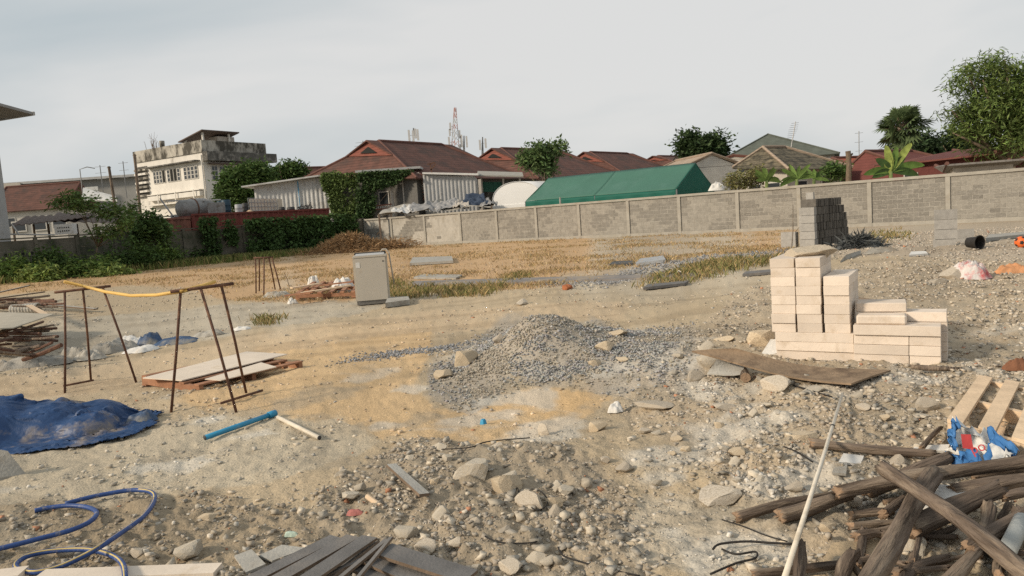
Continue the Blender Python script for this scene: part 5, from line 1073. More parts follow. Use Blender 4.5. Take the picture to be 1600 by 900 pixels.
def creeper(name, label, boxes, n, size, col, seed, cat='creeper', base=None):
    g = np.random.default_rng(seed); C, K = [], []
    for (A, B, Ct, D, th, w_) in boxes:      # quad corners + thickness
        m = int(n * w_); u = g.random(m)[:, None]; v = g.random(m)[:, None]; A, B, Ct, D = (np.array(q) for q in (A, B, Ct, D))
        p = (A * (1 - u) + B * u) * (1 - v) + (D * (1 - u) + Ct * u) * v; lump = fbm(p[:, 0] * .9 + p[:, 1] * .9, p[:, 2] * 1.1, 3, seed); keepm = g.random(m) < sstep(.28, .5, lump) + .15
        p = p + np.stack([np.zeros(m), -th * (g.random(m) * .6 + .9 * lump), g.normal(0, .06, m)], -1); p = p[keepm]; lump = lump[keepm]
        C.append(p); K.append(np.array(col) * ((.55 + .9 * g.random(len(p))) * (.6 + .8 * lump))[:, None])
    C = np.concatenate(C); K = np.concatenate(K); b_ = base if base is not None else Vector(C[C[:, 2].argmin()])
    root = thing(name, label, cat, b_); link('foliage', leaf_mesh('foliage', C - np.array(b_), size, K, g, .6, .5, .2), (0, 0, 0), root)
    mb = MB()
    for k in range(5):
        i, j = g.integers(0, len(C), 2); a, b = Vector(C[i]), Vector(C[j]); mb.tube([a + Vector((0, .1, 0)), a * .5 + b * .5 + Vector((0, .1, .1)), b + Vector((0, .1, 0))], .02, 4)
    mb.build('stem', m_trunk, root)
ov = lambda s_, z: OL + OU * s_ + Vector((0, 0, z)) - ON * .1 if (OL - ON).y < OL.y else OL + OU * s_ + Vector((0, 0, z)) + ON * .1
def so_(px): d = ray(px, 370); n2 = Vector((d.y, -d.x, 0)); return -(OL.dot(n2)) / (OU.dot(n2))
creeper('wall_creeper', 'thick green creeper covering the right end of the old wall', [(ov(so_(392), 0), ov(so_(562), -.1), ov(so_(562), 2.6), ov(so_(392), 2.6), 1.0, .8), (ov(so_(400), 0), ov(so_(560), 0), ov(so_(560), .9), ov(so_(400), .9), 1.8, .3)], 11000, .26, (.066, .118, .034), 80)
creeper('wall_creeper', 'narrow creeper hanging down the middle of the old wall', [(ov(so_(318), .3), ov(so_(345), .2), ov(so_(345), 2.9), ov(so_(318), 2.8), .6, .5), (ov(so_(352), 1.2), ov(so_(372), 1.0), ov(so_(372), 2.6), ov(so_(352), 2.6), .4, .3)], 3000, .24, (.066, .118, .034), 81)
# grass along the left wall foot
g = np.random.default_rng(30); n = 9000; t = so_(-120) + (OLN - so_(-120)) * g.random(n); dd = np.abs(g.normal(0, 1.5, n)) + .2; sg = -1 if (OL - ON).y < OL.y else 1
x = OL.x + OU.x * t + sg * ON.x * dd; y = OL.y + OU.y * t + sg * ON.y * dd; x, y = tussocks(x, y, 4, .12, g); n = len(x)
c = np.array((.20, .24, .075)) * (.45 + .8 * g.random((n, 1))); mk = g.random(n) < .3; c[mk] = np.array((.40, .32, .14)) * (.6 + .5 * g.random((int(mk.sum()), 1)))
grass('wall_grass', x, y, .12 + .38 * g.random(n), .055, c, 'tall green grass along the foot of the old wall', 31, .6)
# heap of cut dry brush
g = np.random.default_rng(33); p = G(545, 394); root = thing('brush_heap', 'heap of cut brown brush near the wall corner', 'brush heap', p); n = 9000
xx = g.normal(0, 1, n) * 1.3; yy = g.normal(0, 1, n) * .8; q2_ = np.stack([xx, yy, np.maximum(0, (1.15 * np.exp(-(xx / 1.9) ** 2 - (yy / 1.2) ** 2)) * g.random(n) ** .35)], -1); q3 = np.stack([2.3 + g.normal(0, 1, n // 3) * .9, g.normal(0, .5, n // 3), np.abs(g.normal(0, .25, n // 3))], -1); q2_ = np.concatenate([q2_, q3])
link('twigs', leaf_mesh('twigs', q2_, .42, np.array((.34, .215, .11)) * (.45 + 1.0 * g.random((len(q2_), 1))), g, .10, .05, .2), (0, .6, 0), root)
mb = MB(); mb.grid(lambda u, v: p + Vector(((u - .5) * 4.6, .6 + (v - .5) * 3, .55 * max(0, 1 - ((u - .5) * 2) ** 2) * max(0, 1 - ((v - .5) * 2) ** 2) - .03)), 12, 8); mb.build('matted_core', mat('matted_brush', (.17, .10, .05), .95, .4, 5, .6, 20), root, True)
for k in range(8):
    a_ = p + Vector((g.normal(0, 1), .5 + g.normal(0, .4), .4)); mb = MB(); mb.tube([a_, a_ + Vector((g.normal(0, .5), 0, .5 + .5 * g.random()))], [.02, .006], 5); mb.build('branch', m_bark, root)

# loose strands of the dark netting heap
nh = bpy.data.objects['net_heap']; g = np.random.default_rng(51); n = 1500; c_ = np.array(nh.location); q_ = np.stack([g.normal(0, .22, n), g.normal(0, .15, n), np.zeros(n)], -1); q_[:, 2] = .03 + .22 * np.exp(-(q_[:, 0] / .32) ** 2 - (q_[:, 1] / .22) ** 2) * g.random(n) ** .5
link('strands', leaf_mesh('strands', q_, .26, np.array((.085, .09, .088)) * (.5 + 1.1 * g.random((n, 1))), g, .10, .1, .2), (0, 0, 0), nh)
# ================================================================== BACKGROUND BUILDINGS
m_tile = mat('brown_red_tile', (.122, .058, .044), .85, .3, 1.2, .3, 12, spot=(.075, .046, .038), spot_amt=.40, spot_scale=.7, wave=('Z', 1.25, .45))
m_tilered = mat('red_tile', (.22, .075, .052), .8, .22, 1.2, .3, 12, spot=(.22, .07, .05), spot_amt=.3, spot_scale=.7, wave=('Z', 1.25, .4))
m_tiledk = mat('mossy_scallop_tile', (.155, .13, .088), .9, .4, 3, .6, 14, spot=(.055, .05, .036), spot_amt=.5, spot_scale=1.6, wave=('Z', 1.0, .6))
m_tilegr = mat('grey_green_tile', (.105, .118, .10), .85, .2, 1, .3, 12, wave=('Z', 1.5, .3)); m_tiletan = mat('tan_tile', (.34, .265, .20), .85, .2, 1, .3, 12, wave=('Z', 1.6, .35))
m_tilecap = mat('ridge_tile', (.13, .062, .048), .85, .25, 3, .3, 20); m_bwall = mat('house_wall', (.42, .38, .33), .9, .15, 2, .2, 20)
m_wfr = mat('window_frame', (.48, .46, .42), .7, .1, 4); m_pane = mat('window_glass', (.035, .04, .045), .15, .2, 2, 0, spec=.5)
m_whitew = mat('stained_white_wall', (.66, .625, .565), .9, .10, 1.0, .25, 10, spot=(.22, .19, .15), spot_amt=.13, spot_scale=.45, stretch=(1, 1, .55))
m_parap = mat('blackened_parapet', (.50, .465, .40), .95, .3, 1.8, .3, 10, spot=(.075, .068, .055), spot_amt=.62, spot_scale=.9, stretch=(1, 1, .6)); m_blackc = mat('blackened_concrete', (.10, .095, .085), .95, .4, 1.2, .3, 10, spot=(.30, .28, .25), spot_amt=.3, spot_scale=1.4)
m_brownm = mat('brown_sheet', (.115, .085, .07), .8, .2, 2); m_redm = mat('red_container_paint', (.18, .046, .035), .7, .25, 1.5, .1, 20, spot=(.12, .045, .03), spot_amt=.35, spot_scale=1.2); m_redm2 = mat('faded_red_paint', (.23, .095, .066), .75, .25, 1.5, .1, 20, spot=(.15, .07, .05), spot_amt=.35, spot_scale=1.2)
m_whcorr = mat('white_corrugated', (.50, .50, .485), .7, .12, 1.2, .1, 20, spot=(.33, .31, .28), spot_amt=.25, spot_scale=1); m_gcorr = mat('grey_corrugated', (.37, .37, .365), .65, .12, 1.2, .1, 20, spot=(.25, .235, .21), spot_amt=.25, spot_scale=1)
GZ = -.17
def roof_face(mb, pts, th=.10):
    n_ = (Vector(pts[1]) - Vector(pts[0])).cross(Vector(pts[2]) - Vector(pts[0])).normalized()
    if n_.z < 0: n_ = -n_
    mb.prism([Vector(p) - n_ * th for p in pts], n_ * th)
def house(name, label, ra, rb, wl_, wr_, ea, eb, ze, mt, zridge=None, gablet=0, wall=m_bwall, cat='house', capm=None, zel=None, zer=None):
    """ridge from ra to rb (photo x, y, distance); eaves wl_/wr_ to the left/right of the ridge, hips ea/eb beyond its ends"""
    A = PY(*ra); B = PY(*rb); z = (A.z + B.z) / 2 if zridge is None else zridge; A.z = B.z = z; d = (B - A).normalized(); n_ = Vector((d.y, -d.x, 0)); Z1 = Vector((0, 0, 1))   # n_ to the right of travel
    base = (A + B) / 2; root = thing(name, label, cat, (base.x, base.y, GZ))
    def at(p, along, side, zz): q = p + d * along + n_ * side; q.z = zz; return q
    zl = ze if zel is None else zel; zr = ze if zer is None else zer
    c = [at(A, -ea, -wl_, zl), at(A, -ea, wr_, zr), at(B, eb, wr_, zr), at(B, eb, -wl_, zl)]
    gl = gablet
    slopes = [[A, B, c[2], c[1]], [A, B, c[3], c[0]]]
    if ea: slopes.append([A, c[0], c[1]])
    if eb: slopes.append([B, c[3], c[2]])
    for s_ in slopes: mb = MB(); roof_face(mb, s_); mb.build('roof', mt, root)
    if gl:          # small gable standing proud of the hip below the ridge end
        for P_, sg in ((A, -1), (B, 1)):
            tip = P_ + d * sg * gl; t2 = .42
            L_ = P_ + (c[0 if sg < 0 else 3] - P_) * t2; R__ = P_ + (c[1 if sg < 0 else 2] - P_) * t2
            mb = MB(); roof_face(mb, [P_ + Z1 * .06, tip + Z1 * .06, L_ + d * sg * .15 + Z1 * .12], .12); roof_face(mb, [P_ + Z1 * .06, tip + Z1 * .06, R__ + d * sg * .15 + Z1 * .12], .12); mb.build('gable_roof', mt, root)
            mb = MB(); mb.prism([tip - d * sg * .35 - Z1 * .1, L_ + Z1 * .05, R__ + Z1 * .05], d * sg * .06); mb.build('gable_wall', m_tilered, root)
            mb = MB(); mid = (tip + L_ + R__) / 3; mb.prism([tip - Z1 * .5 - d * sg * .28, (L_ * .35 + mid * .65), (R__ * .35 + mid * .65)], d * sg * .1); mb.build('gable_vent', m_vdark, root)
    cm = capm or m_tilecap; mb = MB(); mb.tube([A + Z1 * .05, B + Z1 * .05], .13, 6); mb.build('ridge_cap', cm, root)
    for P_, qs, e in ((A, (c[0], c[1]), ea), (B, (c[2], c[3]), eb)):
        for q in qs: mb = MB(); mb.tube([P_ + Z1 * .05, q + Z1 * .05], .11 if e else .09, 6); mb.build('ridge_cap', cm, root)
    i = .6; w_ = [at(A, -max(ea - i, -.2), -wl_ + i, GZ), at(A, -max(ea - i, -.2), wr_ - i, GZ), at(B, max(eb - i, -.2), wr_ - i, GZ), at(B, max(eb - i, -.2), -wl_ + i, GZ)]
    zt_ = [zl, zr, zr, zl]; mb = MB(); mb.hexa([Vector(q) for q in w_] + [Vector((q.x, q.y, zz - .03)) for q, zz in zip(w_, zt_)]); mb.build('wall', wall, root)
    if not ea: mb = MB(); mb.prism([w_[0] + Z1 * (zl - GZ), w_[1] + Z1 * (zr - GZ), A + d * .15 - Z1 * .12], d * .2); mb.build('gable_wall', wall, root)
    if not eb: mb = MB(); mb.prism([w_[3] + Z1 * (zl - GZ), w_[2] + Z1 * (zr - GZ), B - d * .15 - Z1 * .12], -d * .2); mb.build('gable_wall', wall, root)
    for (p, q) in ((w_[0], w_[1]), (w_[1], w_[2])):
        e = (q - p); ln = e.length; e = e.normalized(); nn = Vector((e.y, -e.x, 0)); nn = nn if nn.y < 0 else -nn
        for t in (.25, .7):
            o_ = p + e * (ln * t) + Z1 * (min(zl, zr) - GZ - 1.9) + nn * .02; mb = MB(); mb.box(o_ - e * .6, e * 1.2, nn * .05, Z1 * 1.2); wn = mb.build('window', m_wfr, root); mb = MB(); mb.box(o_ - e * .5 + Z1 * .1 + nn * .052, e * 1.0, nn * .01, Z1 * 1.0); mb.build('pane', m_pane, wn)
    return root, c
house('tiled_house', 'nearest brown tiled house with a wide hipped roof', (592, 221, 66), (690, 226, 72.6), 6.2, 7.6, 3.6, 3.4, 5.9, m_tile, gablet=1.5, zel=6.0, zer=4.9, wall=mat('porch_shade_plaster', (.13, .125, .115), .9))  # wall colour darkened to stand for the shade under the porch
house('tiled_house', 'second brown tiled house half hidden by the airy tree', (783, 232, 79), (866, 235, 85.5), 5.2, 8.0, 3.6, 3.4, 6.2, m_tile, gablet=1.5, zer=4.8)
house('tiled_house', 'third brown tiled house behind the green tent', (922, 238, 93), (980, 240, 99.5), 4.6, 7.6, 3.6, 3.4, 6.3, m_tile, gablet=1.5, zer=5.0)
house('tiled_house', 'farthest brown tiled house left of the round tree', (1028, 243, 107), (1075, 246, 113), 4.5, 6, 3.4, 3.4, 6.6, m_tile, gablet=1.5)
house('gabled_house', 'tan roofed house with a pale gable beside the tent', (1056, 249, 78), (1113, 243, 70), 3.2, 3.2, 0, 0, 4.8, m_tiletan, capm=m_tiletan, wall=mat('pale_gable', (.50, .48, .44), .9, .1, 2, .3, 10, wave=('Z', 1.6, .12)))
house('gabled_house', 'small house with bright orange red gabled roof', (1146, 243, 82), (1165, 246, 88), 2.0, 2.6, 0, 1.5, 6.0, m_tilered)
house('hipped_house', 'large grey green hipped roof house far behind', (1200, 213, 98), (1206, 213, 104), 6.2, 8.5, 5.5, 4, 6.3, m_tilegr, capm=m_tilegr, zridge=None)
house('hipped_house', 'mossy dark tiled house with light ridge lines', (1192, 230, 55), (1226, 231, 56.4), 1.2, 3.6, 2.0, 3, 3.8, m_tiledk, capm=m_tiletan, zel=3.86, zer=3.3)
house('red_house', 'low house with plain orange red roof', (1300, 249, 62), (1372, 244, 64), 2, 7, .6, .6, 2.4, mat('orange_sheet_roof', (.30, .085, .045), .8, .15, 1.2, .2, 12))
house('red_house', 'dark red roofed house behind the banana plant', (1352, 238, 56), (1424, 236, 60), 2, 6, 1.4, 1.4, 2.2, mat('dark_red_roof', (.14, .045, .037), .8, .15, 1.2, .2, 12, wave=('Z', 1.5, .2)))
house('red_house', 'low brown red roofed house under the feathery tree', (1545, 240, 50), (1640, 232, 46), 1.5, 5.5, 4.2, 1, 3.6, mat('rusty_sheet_roof', (.15, .055, .043), .8, .2, 1.2, .2, 12), zel=4, zer=3.2, wall=mat('dark_red_wall', (.11, .035, .03), .85))
house('grey_roof_shed', 'low shed with grey tiled roof at the right wall', (1475, 266, 41), (1580, 262, 40), 1, 1.6, .2, .2, 2.6, mat('grey_sheet_tile', (.18, .165, .15), .85, .2, 1.2, .3, 12, wave=('X', 1.0, .2)))
house('tiled_house', 'low brown tiled roof showing behind the small dark tree', (470, 262, 90), (520, 262, 92), 2, 3, 1, 1, 6.8, m_tile)
m_dkred = m_tilecap

# ------------------------------------------------------------------ white old apartment block
c0 = PY(323, 300, 85); C0 = Vector((c0.x, c0.y, GZ)); ua = Vector((-.85, .53, 0)).normalized(); ub = Vector((.53, .85, 0)).normalized(); na = Vector((-ua.y, ua.x, 0)); na = na if na.y < 0 else -na; nb_ = Vector((ub.y, -ub.x, 0)); nb_ = nb_ if nb_.x > 0 else -nb_
Z1 = Vector((0, 0, 1)); ZT = 11.2; LA, LBd = 13.0, 9.0
ab = thing('apartment_block', 'old stained white three storey block with blackened parapet', 'building', C0)
mb = MB(); mb.box(C0, ub * LBd, ua * LA, Z1 * ZT); mb.build('wall', m_whitew, ab)
def fa(s_, z, out=0): return C0 + ua * s_ + na * out + Z1 * z
def fb(s_, z, out=0): return C0 + ub * s_ + nb_ * out + Z1 * z
mb = MB(); mb.box(fa(-.15, ZT, .15), ua * (LA + .3), -na * .25, Z1 * 1.35); mb.build('parapet', m_parap, ab)
mb = MB(); mb.box(fb(.10, ZT, .15), ub * (LBd - .2), -nb_ * .25, Z1 * 1.35); mb.build('parapet', m_parap, ab)
mb = MB(); mb.box(fb(-.1, ZT - 1.0, .02), ub * (LBd + .9), nb_ * .9, Z1 * 1.05); mb.build('roof_band', m_blackc, ab)
mb = MB(); mb.box(fa(.6, ZT - .95, .02), ua * (LA - 3.2), na * .75, Z1 * .14); mb.build('sunshade', m_blackc, ab)
mb = MB(); mb.box(fb(.5, ZT - 1.35, .02), ub * (LBd - 1), nb_ * .7, Z1 * .12); mb.build('sunshade', m_brownm, ab)
for k, s0 in enumerate((1.1, 4.4, 7.3)):
    w_ = [2.7, 2.6, 2.4][k]; n_ = 4
    for j in range(n_):
        a = s0 + w_ * j / n_; mb = MB(); mb.box(fa(a, 8.35, .012), ua * (w_ / n_ - .06), na * .06, Z1 * 1.55); wn = mb.build('window', m_wfr, ab)
        mb = MB()
        open_ = (k == 1 and j in (1, 2)) or (k == 2 and j == 0)
        if open_: mb.box(fa(a + .05, 8.42, .074), ua * (w_ / n_ - .16), na * .01, Z1 * 1.4); mb.build('pane', m_vdark, wn)  # open sash: near-black sheet stands for the unlit room, no glass
        else:
            for q in range(3): mb.box(fa(a + .10, 8.45 + q * .46, .074), ua * (w_ / n_ - .26), na * .01, Z1 * .38)
            mb.build('pane', m_pane, wn)
for k, s0 in enumerate((.9, 1.95, 3.0, 5.6, 6.8, 7.8)):
    mb = MB(); mb.box(fb(s0, 8.0, .012), ub * .85, nb_ * .06, Z1 * 1.7); wn = mb.build('window', m_wfr, ab); mb = MB()
    for q in range(3):
        for r2 in range(2): mb.box(fb(s0 + .08 + .37 * r2, 8.08 + q * .54, .074), ub * .31, nb_ * .01, Z1 * .46)
    mb.build('pane', m_pane, wn)
for z_, th_, out_ in ((6.35, .55, .55), (5.75, .12, .75), (7.0, .10, .6)): mb = MB(); mb.box(fa(.5, z_, .015), ua * (LA - 3), na * out_, Z1 * th_); mb.build('ledge', m_whitew, ab)
for s0 in (1.2, 4.6, 8.0): mb = MB(); mb.box(fa(s0, 5.9, .78), ua * .14, na * .06, Z1 * 1.2); mb.build('bracket', m_whitew, ab)
for k in range(7): mb = MB(); mb.box(fa(LA - 2.3, 7.0 + k * .52, .02), ua * 2.3, na * .35, Z1 * .24); mb.build('louvre', m_whitew if k % 2 else m_parap, ab)
mb = MB(); mb.box(fa(LA - 2.25, 6.95, .018), ua * 2.2, na * .05, Z1 * 3.7); mb.build('louvre_recess', m_blackc, ab)
mb = MB(); mb.tube([fa(.12, .5, .14), fa(.12, ZT - .3, .14)], .09, 8); mb.build('drain_pipe', m_whitew, ab)
for k in range(3): mb = MB(); mb.box(fa(.8 + k * 4, 3.0, .01), ua * 2.4, na * .05, Z1 * 1.6); wn = mb.build('window', m_wfr, ab); mb = MB(); mb.box(fa(.9 + k * 4, 3.1, .062), ua * 2.2, na * .01, Z1 * 1.4); mb.build('pane', m_pane, wn)
hut = fa(1.6, ZT + .2, -1.4)
for (a, b) in ((0, 0), (3.2, 0), (0, 3.6), (3.2, 3.6)): mb = MB(); mb.box(hut + ua * a + ub * b, ua * .2, ub * .2, Z1 * (2.35 - .35 * (a > 0))); mb.build('roof_hut_post', m_whitew, ab)
mb = MB(); q = hut - ua * .5 - ub * .4 + Z1 * 2.42; mb.hexa([q, q + ua * 4.6 - Z1 * .9, q + ua * 4.6 + ub * 5.2 - Z1 * .9, q + ub * 5.2, q + Z1 * .12, q + ua * 4.6 - Z1 * .78, q + ua * 4.6 + ub * 5.2 - Z1 * .78, q + ub * 5.2 + Z1 * .12]); mb.build('roof_hut_roof', m_brownm, ab)
mb = MB(); mb.box(hut + ua * .3 + ub * 2.2, ua * 1.5, ub * 2.4, Z1 * 2.0); mb.build('roof_hut_wall', m_bwall, ab)
g = random.Random(4); rtw = thing('roof_weed', 'bare weed bush growing on the parapet of the white block', 'weed', fa(9.5, ZT + 1.3))
for k in range(14): a = fa(9.5 + g.uniform(-1.2, 1.2), ZT + .9, -.1); mb = MB(); mb.tube([a, a + ua * g.uniform(-.5, .5) + Z1 * g.uniform(.8, 1.6), a + ua * g.uniform(-1, 1) + Z1 * g.uniform(1.2, 2.4)], [.03, .02, .008], 4); mb.build('twig', m_bark, rtw)
mb = MB(); mb.tube([fa(7.6, ZT + 1.35, -.2), fa(7.6, ZT + 2.1, -.2)], .3, 12); tag(mb.build('water_jar', m_parap), 'small round water jar on the parapet of the white block', 'jar')
# ------------------------------------------------------------------ left buildings
def boxb(name, label, cat, x0, yt, x1, Y0, dep, wallm, zt_=None):
    a = PY(x0, yt, Y0); b = PY(x1, yt, Y0); zt_ = zt_ or a.z; r_ = thing(name, label, cat, (a.x, Y0, GZ)); mb = MB(); mb.box((a.x, Y0, GZ), (b.x - a.x, 0, 0), (0, dep, 0), (0, 0, zt_ - GZ)); mb.build('wall', wallm, r_); return r_, a, b, zt_
r_, a, b, z_ = boxb('warehouse', 'long grey warehouse with low roof behind the townhouses', 'warehouse', 12, 290, 240, 112, 14, mat('grey_clad', (.27, .265, .25), .8, .12, .6, .1, 10))
mb = MB(); mb.hexa([Vector(q) for q in ((a.x - .5, 111, z_), (b.x + .5, 111, z_), (b.x + .5, 127, z_ + .9), (a.x - .5, 127, z_ + .9), (a.x - .5, 111, z_ + .35), (b.x + .5, 111, z_ + .35), (b.x + .5, 127, z_ + 1.25), (a.x - .5, 127, z_ + 1.25))]); mb.build('roof', m_gcorr, r_)
mb = MB(); mb.box((a.x + 3, 110.8, z_ - 2.3), (11, 0, 0), (0, .15, 0), (0, 0, 1.2)); mb.build('wall_band', m_whcorr, r_); mb = MB(); mb.box((a.x + 3, 110.85, z_ - 3.4), (11, 0, 0), (0, .1, 0), (0, 0, 1.0)); mb.build('wall_band', m_blackc, r_)
mb = MB(); mb.box((a.x, 110.7, z_ - 3.4), (2.7, 0, 0), (0, .25, 0), (0, 0, 3.6)); mb.build('end_block', m_bwall, r_); 
th_, cc_ = house('townhouse', 'cream townhouse row with red tiled roof at the left', (10, 292, 94), (125, 286, 94), 3, 4.2, .3, .3, 6.1, m_tile, wall=mat('cream_wall', (.50, .47, .42), .9, .1, 1, .2, 10))
for k in range(4):
    c = cc_[1] + (cc_[2] - cc_[1]) * ((k + .5) / 4); fy = c.y + .55
    mb = MB(); mb.box((c.x - .9, fy - .14, 3.6), (1.8, 0, 0), (0, .06, 0), (0, 0, 1.3)); wn = mb.build('window', m_wfr, th_); mb = MB(); mb.box((c.x - .75, fy - .16, 3.75), (1.5, 0, 0), (0, .015, 0), (0, 0, 1.0)); mb.build('pane', m_pane, wn)
    mb = MB(); mb.box((c.x - 1.3, fy - .5, 2.4), (2.6, 0, 0), (0, .05, 0), (0, 0, .1))
    for j in range(12): mb.box((c.x - 1.3 + j * .23, fy - .5, 1.5), (.05, 0, 0), (0, .05, 0), (0, 0, .9))
    mb.build('balcony_rail', m_wfr, th_)
# white gable panel
sheet4('white_roof_panel', PY(127, 312, 80), PY(183, 313, 80), PY(180, 306, 84), PY(130, 293, 84), .12, m_white, 'bright white tilted roof panel between townhouses and leaning post', 'roof panel', 0, 3, 3)
# lean-to sheds behind the old wall
r_ = thing('lean_to_shed', 'dark lean to shed with rusty sheet roof behind the old wall', 'shed', base_at(110, 50))
for (A, B, C_, D, th) in ((PY(15, 353, 47), PY(120, 341, 49), PY(150, 333, 54), PY(40, 338, 54), .06), (PY(75, 345, 49), PY(215, 349, 50), PY(215, 340, 56), PY(90, 332, 56), .06)):
    mb = MB(); mb.shell(lambda u, v: (A * (1 - u) + B * u) * (1 - v) + (D * (1 - u) + C_ * u) * v + Vector((0, 0, .04 * math.sin(u * 60))), 60, 2, (0, 0, -.04)); mb.build('roof_sheet', m_brownm, r_)
for px in (20, 52, 75, 120, 150, 200): p = PY(px, 350, 50.5); mb = MB(); mb.beam(p, Vector((p.x, p.y, GZ)), .1, .1); mb.build('post', m_bark, r_)
mb = MB(); a = base_at(18, 56); b = base_at(215, 56); mb.box(a, b - a, (0, .1, 0), (0, 0, 2.0)); mb.build('back_wall', m_blackc, r_)
mb = MB(); mb.tube([PY(14, 366, 46), PY(85, 367, 46)], .05, 6); mb.tube([PY(18, 350, 46), PY(30, 367, 46)], .05, 6); mb.build('rail', m_whcorr, r_)
vx = thing('white_vent_box', 'white box with rows of round holes above the old wall', 'box', PY(100, 366, 45)); a = PY(86, 367, 45); b = PY(114, 366, 45); mb = MB(); mb.box((a.x, 45, a.z), (b.x - a.x, 0, 0), (0, .5, 0), (0, 0, .62)); mb.build('case', m_white, vx)
for j in range(2):
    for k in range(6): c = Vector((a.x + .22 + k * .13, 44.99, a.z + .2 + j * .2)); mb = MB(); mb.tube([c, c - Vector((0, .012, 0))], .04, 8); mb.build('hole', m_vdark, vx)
# near building at the left edge: steel column wall and projecting eave
nbk = thing('left_building', 'grey metal building edge with projecting roof at the left edge', 'building', (-30.2, 42, GZ))
mb = MB(); mb.box((-46, 40.4, GZ), (16.22, 0, 0), (0, 4.2, 0), (0, 0, 9.4 - GZ)); mb.build('wall', m_gcorr, nbk)
m_eave = mat('eave_sheet', (.26, .255, .245), .8, .15, 1)
mb = MB(); mb.hexa([Vector(q) for q in ((-46, 30, 9.95), (-27.0, 30, 9.62), (-28.65, 46.4, 9.62), (-46, 53.2, 9.95), (-46, 30, 10.4), (-27.0, 30, 9.78), (-28.65, 46.4, 9.78), (-46, 53.2, 10.4))]); mb.build('eave', m_eave, nbk)
mb = MB(); mb.beam((-46, 53.3, 9.7), (-28.62, 46.5, 9.7), .14, .22); mb.build('gutter', m_whcorr, nbk)
for k in range(8): mb = MB(); mb.box((-30.8 - k * 1.2, 30.2, 9.42), (.08, 0, 0), (0, 16, 0), (0, 0, .18)); mb.build('purlin', m_galv, nbk)
# poles, TV aerials
for (a, b, Y, lb) in (((210, 241), (219, 330), 64, 'tall dark post before the white block'), ((170, 260), (181, 330), 62, 'leaning timber post behind the shrubs')):
    p, q = PY(*a, Y), PY(*b, Y); r_ = thing('timber_post', lb, 'post', (q.x, q.y, GZ)); mb = MB(); mb.tube([Vector((q.x, Y, GZ)), q, p], [.14, .13, .11], 8); mb.build('shaft', m_bark, r_); mb = MB(); mb.beam(p - Vector((.16, 0, .1)), p + Vector((.16, 0, -.1)), .05, .05); mb.build('cleat', m_bark, r_)
m_metal = mat('aerial_metal', (.22, .22, .22), .5, .1, 5, 0, metal=.5)
def aerial(label, px, yb, yt, Y, n=6, lean=0, wpx=26):
    p, q = PY(px, yb, Y), PY(px + lean, yt, Y); r_ = thing('tv_aerial', label, 'aerial', p); mb = MB(); mb.tube([p - Vector((0, 0, 1.5)), q], .035 * Y / 60, 5); mb.build('mast', m_metal, r_)
    for k in range(n):
        t = .35 + .6 * k / (n - 1); c = p + (q - p) * t; w_ = wpx * Y / F / 2 * (1 - .5 * abs(k - n / 2) / n); mb = MB(); mb.tube([c - Vector((w_, 0, w_ * .12)), c + Vector((w_, 0, -w_ * .15 + .05))], .016 * Y / 60, 4); mb.build('element', m_metal, r_)
for a in (('tv aerial above the nearest tiled house', 567, 245, 220, 80, 4), ('leaning tall aerial beside the green grey hipped house', 1231, 228, 190, 64, 8, 12, 14), ('tv aerial behind the red roofs', 1342, 252, 205, 90, 3, 0, 14), ('tv aerial left of the leaning timber post', 160, 290, 258, 90, 3, -4, 18), ('tv aerial beside the tall dark post', 196, 290, 252, 90, 3, -4, 16)): aerial(*a)
mb = MB(); p = PY(129, 300, 80); mb.tube([p, p + Vector((0, 0, 2.4)), p + Vector((.8, 0, 2.6)), p + Vector((1.6, 0, 2.4))], .05, 6); tag(mb.build('street_lamp', m_metal), 'thin curved lamp post above the townhouses', 'lamp post')
# telecom towers
m_rw = mat('tower_red', (.48, .27, .24), .7, .1, 3); m_tw = mat('tower_white', (.50, .49, .48), .7, .1, 3)
def tower(label, px, yb, yt, Y, w_, panels, red=True):
    p, q = PY(px, yb, Y), PY(px, yt, Y); H = q.z - p.z; r_ = thing('telecom_tower', label, 'tower', (p.x, p.y, GZ)); corners = [Vector((math.cos(t), math.sin(t), 0)) for t in (.5, 2.6, 4.7)]; n = 9
    lv = [p + (q - p) * (k / n) for k in range(n + 1)]
    for k in range(n):
        for j in range(3):
            a = lv[k] + corners[j] * w_ * (1 - .8 * k / n); b = lv[k + 1] + corners[j] * w_ * (1 - .8 * (k + 1) / n); b2 = lv[k + 1] + corners[(j + 1) % 3] * w_ * (1 - .8 * (k + 1) / n); mb = MB(); mb.tube([a, b], .075, 4); mb.tube([a, b2], .045, 4); mb.build('lattice_bay', (m_rw if k % 3 == 2 or k > 6 else m_tw) if red else m_metal, r_)
    base_ = [lv[0] + c_ * w_ for c_ in corners]
    mb = MB(); [mb.tube([Vector((c_.x, c_.y, GZ)), c_], .09, 4) for c_ in base_]; mb.build('legs_frame', m_tw if red else m_metal, r_)
    for (t, dx, h_) in panels: c = p + (q - p) * t + Vector((dx, -.2, 0)); mb = MB(); mb.box(c - Vector((.16, .1, h_ / 2)), (.32, 0, 0), (0, .2, 0), (0, 0, h_)); mb.beam(c, Vector((p.x, c.y + .25, c.z)), .06, .06); mb.build('antenna', m_tw, r_)
tower('tall red and white lattice telecom tower on the skyline', 711, 245, 168, 130, .9, [(.3, -1.0, 1.9), (.3, 1.1, 1.9), (.45, .8, 1.4), (.62, -.8, 1.3), (.12, -.8, 1.5), (.15, .9, 1.6), (.5, -.9, 1.2)])
tower('short antenna mast above the nearest tiled roof', 646, 245, 200, 125, .25, [(.75, -.7, 1.8), (.75, .75, 1.8), (.7, 0, 2.0), (.45, -.5, 1.0), (.8, .35, 1.6)], False)
